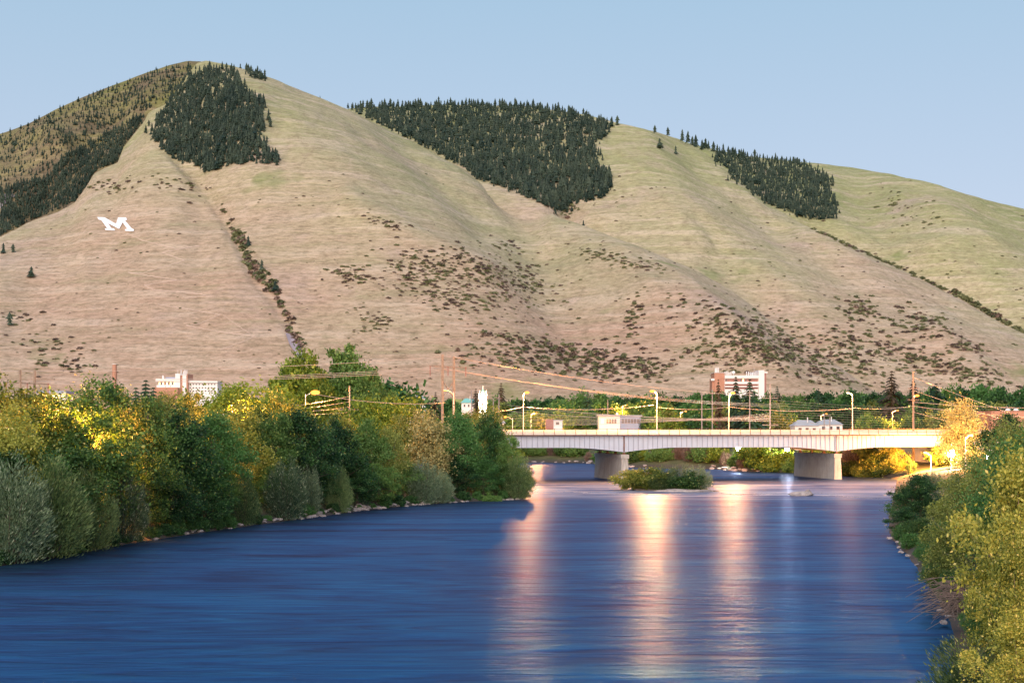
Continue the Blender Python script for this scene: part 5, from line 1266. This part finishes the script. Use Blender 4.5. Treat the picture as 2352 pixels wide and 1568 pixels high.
# 9. brick building with lettering on the right
Yb = 470; s_ = px2(Yb); T, W, Ht = bld(2277, 2352, 943, Yb, 18, 'brick building with dark cursive lettering at the right edge', 'brick_building')
zf = lambda y: Zp(y, Yb, T)
MB().box(0, W+6, 0, 16, 0, zf(944)).build('wall', 'brick_orange', T); MB().box(-.15, W+6.15, -.15, 16.15, zf(944)+.01, zf(943)).build('parapet', 'brick_red', T)
for x in (8.0, 11.0): MB().ball((x*.9, 5, zf(941.5)), .9, 10, 6, (1, 1, .7)).build('roof_vent', 'antenna_white', T)
def text(body, size, loc, parent, mat, shear=0, bold=0):
    cu = bpy.data.curves.new('lettering', 'FONT'); cu.body = body; cu.size = size; cu.extrude = .03; cu.shear = shear; cu.offset = bold
    o = bpy.data.objects.new('lettering_src', cu); COL.objects.link(o)
    dg = bpy.context.evaluated_depsgraph_get(); me = bpy.data.meshes.new_from_object(o.evaluated_get(dg)); bpy.data.objects.remove(o)
    q = link('lettering', me, mat, parent, loc); q.rotation_euler = (R(90), 0, 0); return q
text('Missoulian', 1.15, (13.5*s_*1.0, -.05, zf(962.5)), T, 'sign_dark', .3, .03)
text('Interactive', .6, (14*s_, -.05, zf(967.5)), T, 'sign_dark', .3)

# ------------------------------------------------------------------ island, rocks, bank stones, foam carrying lamp glow
def rock(name, loc, sx_, sy_, sz_, seed, mat, label, cat='rock', group=None):
    r_ = np.random.default_rng(seed); bm = bmesh.new(); bmesh.ops.create_icosphere(bm, subdivisions=3, radius=1)
    a = r_.normal(size=(14, 3)); a /= np.linalg.norm(a, axis=1)[:, None]; dlim = .55+.35*r_.random(14)
    for v in bm.verts:
        q = np.array(v.co)
        for k in range(14):
            d = q@a[k]
            if d > dlim[k]: q = q-a[k]*(d-dlim[k])
        q = q*(1+.05*r_.normal()); v.co = (q[0]*sx_, q[1]*sy_, q[2]*sz_)
    me = bpy.data.meshes.new(name); bm.to_mesh(me); bm.free()
    return tag(link(name, me, mat, loc=loc, rz=r_.random()*.5-.25), label, cat, group)
Yi = YW(1128)
tag(rock('island', (GX(1535, Yi+6), Yi+6, -.15), 9.0, 6.0, .75, 5, 'rock', None), kind='structure')
for n_ in ('island',): o = bpy.data.objects[n_]
rock('flat_rock', (GX(1575, Yi-1.5), Yi-1.5, .1), 5.6, 1.6, .62, 6, 'rock_pale', 'long flat pale rock at the front of the river island')
rock('flat_rock', (GX(1620, Yi-1), Yi-1, .0), 3.0, 1.2, .45, 8, 'rock', 'dark wet rock at the right end of the river island')
rock('flat_rock', (GX(1530, Yi-.5), Yi-.5, .0), 2.6, 1.2, .5, 9, 'rock_pale', 'pale rock at the left front of the river island')
Yk = YW(1138)
rock('boulder', (GX(1843, Yk), Yk, .1), 2.7, 1.3, .75, 12, 'rock_pale', 'pale boulder awash in the rapids left of the right pier')
rock('boulder', (GX(1856, Yk), Yk+.8, .2), 1.2, .9, .95, 13, 'rock', 'dark pointed boulder top behind the pale boulder')
for x, yt, dy, wd, mat_k, lab in [(1455, 1083, 6, 1.6, 'amber0', 'amber leafed bush at the left end of the river island'), (1487, 1078, 5, 1.5, 'amber0', 'taller amber bush next to the green island bushes'), (1528, 1077, 3, 1.5, 'willow1', 'grey green willow on the left half of the river island'),
        (1560, 1074, 5, 1.5, 'willow2', 'green willow in the middle of the river island'), (1600, 1076, 3, 1.4, 'willow0', 'rounded willow on the right half of the river island'), (1575, 1088, 1, 1.5, 'bush0', 'dark low bush at the front of the river island')]:
    Y = Yi+dy; place(mat_k, GX(x, Y), Y, max(2.5, (H+(HY-yt)/F*Y)*1.08), lab, 'bush', None, wd, z=0)
rk = random.Random(21)
stone_me = []
for k in range(4):
    o = rock('bank_stone', (0, 0, -50), 1, 1, .7, 30+k, 'rock_pale', 'x'); stone_me.append(o.data); bpy.data.objects.remove(o)
def stones(path, n, s0, s1, jy, lab, grp, col='rock_pale'):
    for i in range(n):
        t = rk.random()*(len(path)-1); k = int(t); f = t-k; x = path[k][0]*(1-f)+path[k+1][0]*f; y = path[k][1]*(1-f)+path[k+1][1]*f
        sz = rk.uniform(s0, s1); jj = rk.uniform(-.3, jy); o = link('bank_stone', rk.choice(stone_me), loc=(x+rk.uniform(-.5, .5), y+jj, max(0, jj*.22)+.05), rz=rk.random()*6, scale=(sz, sz*.8, sz*.6)); tag(o, lab, 'stone', grp)
lp = lambda a, b, n_=12: [(GX(x, bankY(x)), bankY(x)) for x in np.linspace(a, b, n_)]
stones(lp(680, 1000), 110, .25, .75, 3.2, 'pale riprap stone along the waterline of the left bank, right part', 'riprap stones on the left bank')
stones(lp(330, 680), 26, .2, .6, 2.0, 'grey stone at the dark waterline of the left bank, middle part', 'stones at the dark left waterline')
stones(lp(1000, 1195), 26, .25, .6, 2.0, 'small stone near the tip of the left bank', 'stones at the tip of the left bank')
fb = [(GX(x, YW(y)), YW(y)) for x, y in [(1210, 1062), (1340, 1063), (1440, 1073), (1640, 1077), (1700, 1082), (1820, 1085), (1900, 1090)]]
stones(fb, 80, .4, 1.3, 4, 'pale stone on the shore of the far bank under the bridge', 'stones on the far bank')
rb = right[2:7]
stones(rb, 22, .15, .4, 1.2, 'stone at the foot of the right bank bushes', 'stones at the right bank')
# rapids: low standing crests, foam with lamp reflections put into its pale colour
def foam_glow_strip(px_, wd, hgt_, seed, label):
    r_ = random.Random(seed); vs = []; fs = []; pts = []
    for (a, b), (c, d) in zip(px_[:-1], px_[1:]):
        for i in range(16): t = i/16; pts.append((a+(c-a)*t, b+(d-b)*t))
    for j, (x, y) in enumerate(pts):
        Y = YW(y)+.5*math.sin(j*.37+seed)+r_.uniform(-.2, .2); X = GX(x, Y); e = max(0.0, math.sin(math.pi*j/(len(pts)-1)))**.5; w_ = wd*e*r_.uniform(.55, 1.2)
        for k, t in enumerate((-1, -.5, 0, .5, 1)): vs.append((X, Y+t*w_, -.04+hgt_*e*(1-t*t)*r_.uniform(.6, 1.1)))
        if j: a = (j-1)*5; fs += [(a+q_, a+q_+1, a+q_+6, a+q_+5) for q_ in range(4)]
    me = bpy.data.meshes.new('white_water_glow'); me.from_pydata(vs, [], fs); me.update()
    return tag(link('white_water_glow', me, 'foam_lampglow'), kind='structure')
foam_glow_strip([(1225, 1133), (1300, 1129), (1380, 1132), (1440, 1134), (1500, 1137)], 3.2, .18, 1, '')
foam_glow_strip([(1640, 1132), (1700, 1136), (1760, 1134), (1815, 1132)], 3.4, .2, 2, '')
foam_glow_strip([(1878, 1137), (1930, 1139), (1985, 1143), (2040, 1144)], 3.2, .18, 3, '')
foam_glow_strip([(1230, 1128), (1290, 1126), (1350, 1129)], 2.2, .12, 4, '')
foam_glow_strip([(1860, 1131), (1900, 1134), (1950, 1137)], 2.2, .12, 5, '')
# path on the right bank
pth = [(GX(2120, 330), 330), (GX(2165, 325), 325), (GX(2200, 330), 332)]
vs = [];
for (x, y) in pth: vs += [(x, y-3, gz(x, y)+.25), (x, y+3, gz(x, y)+.25)]
me = bpy.data.meshes.new('path'); me.from_pydata(vs, [], [(0, 2, 3, 1), (2, 4, 5, 3)]); tag(link('path', me, 'path_pale'), kind='structure')
# drop protos never placed
for k, (kw, root) in LIB.items(): pass
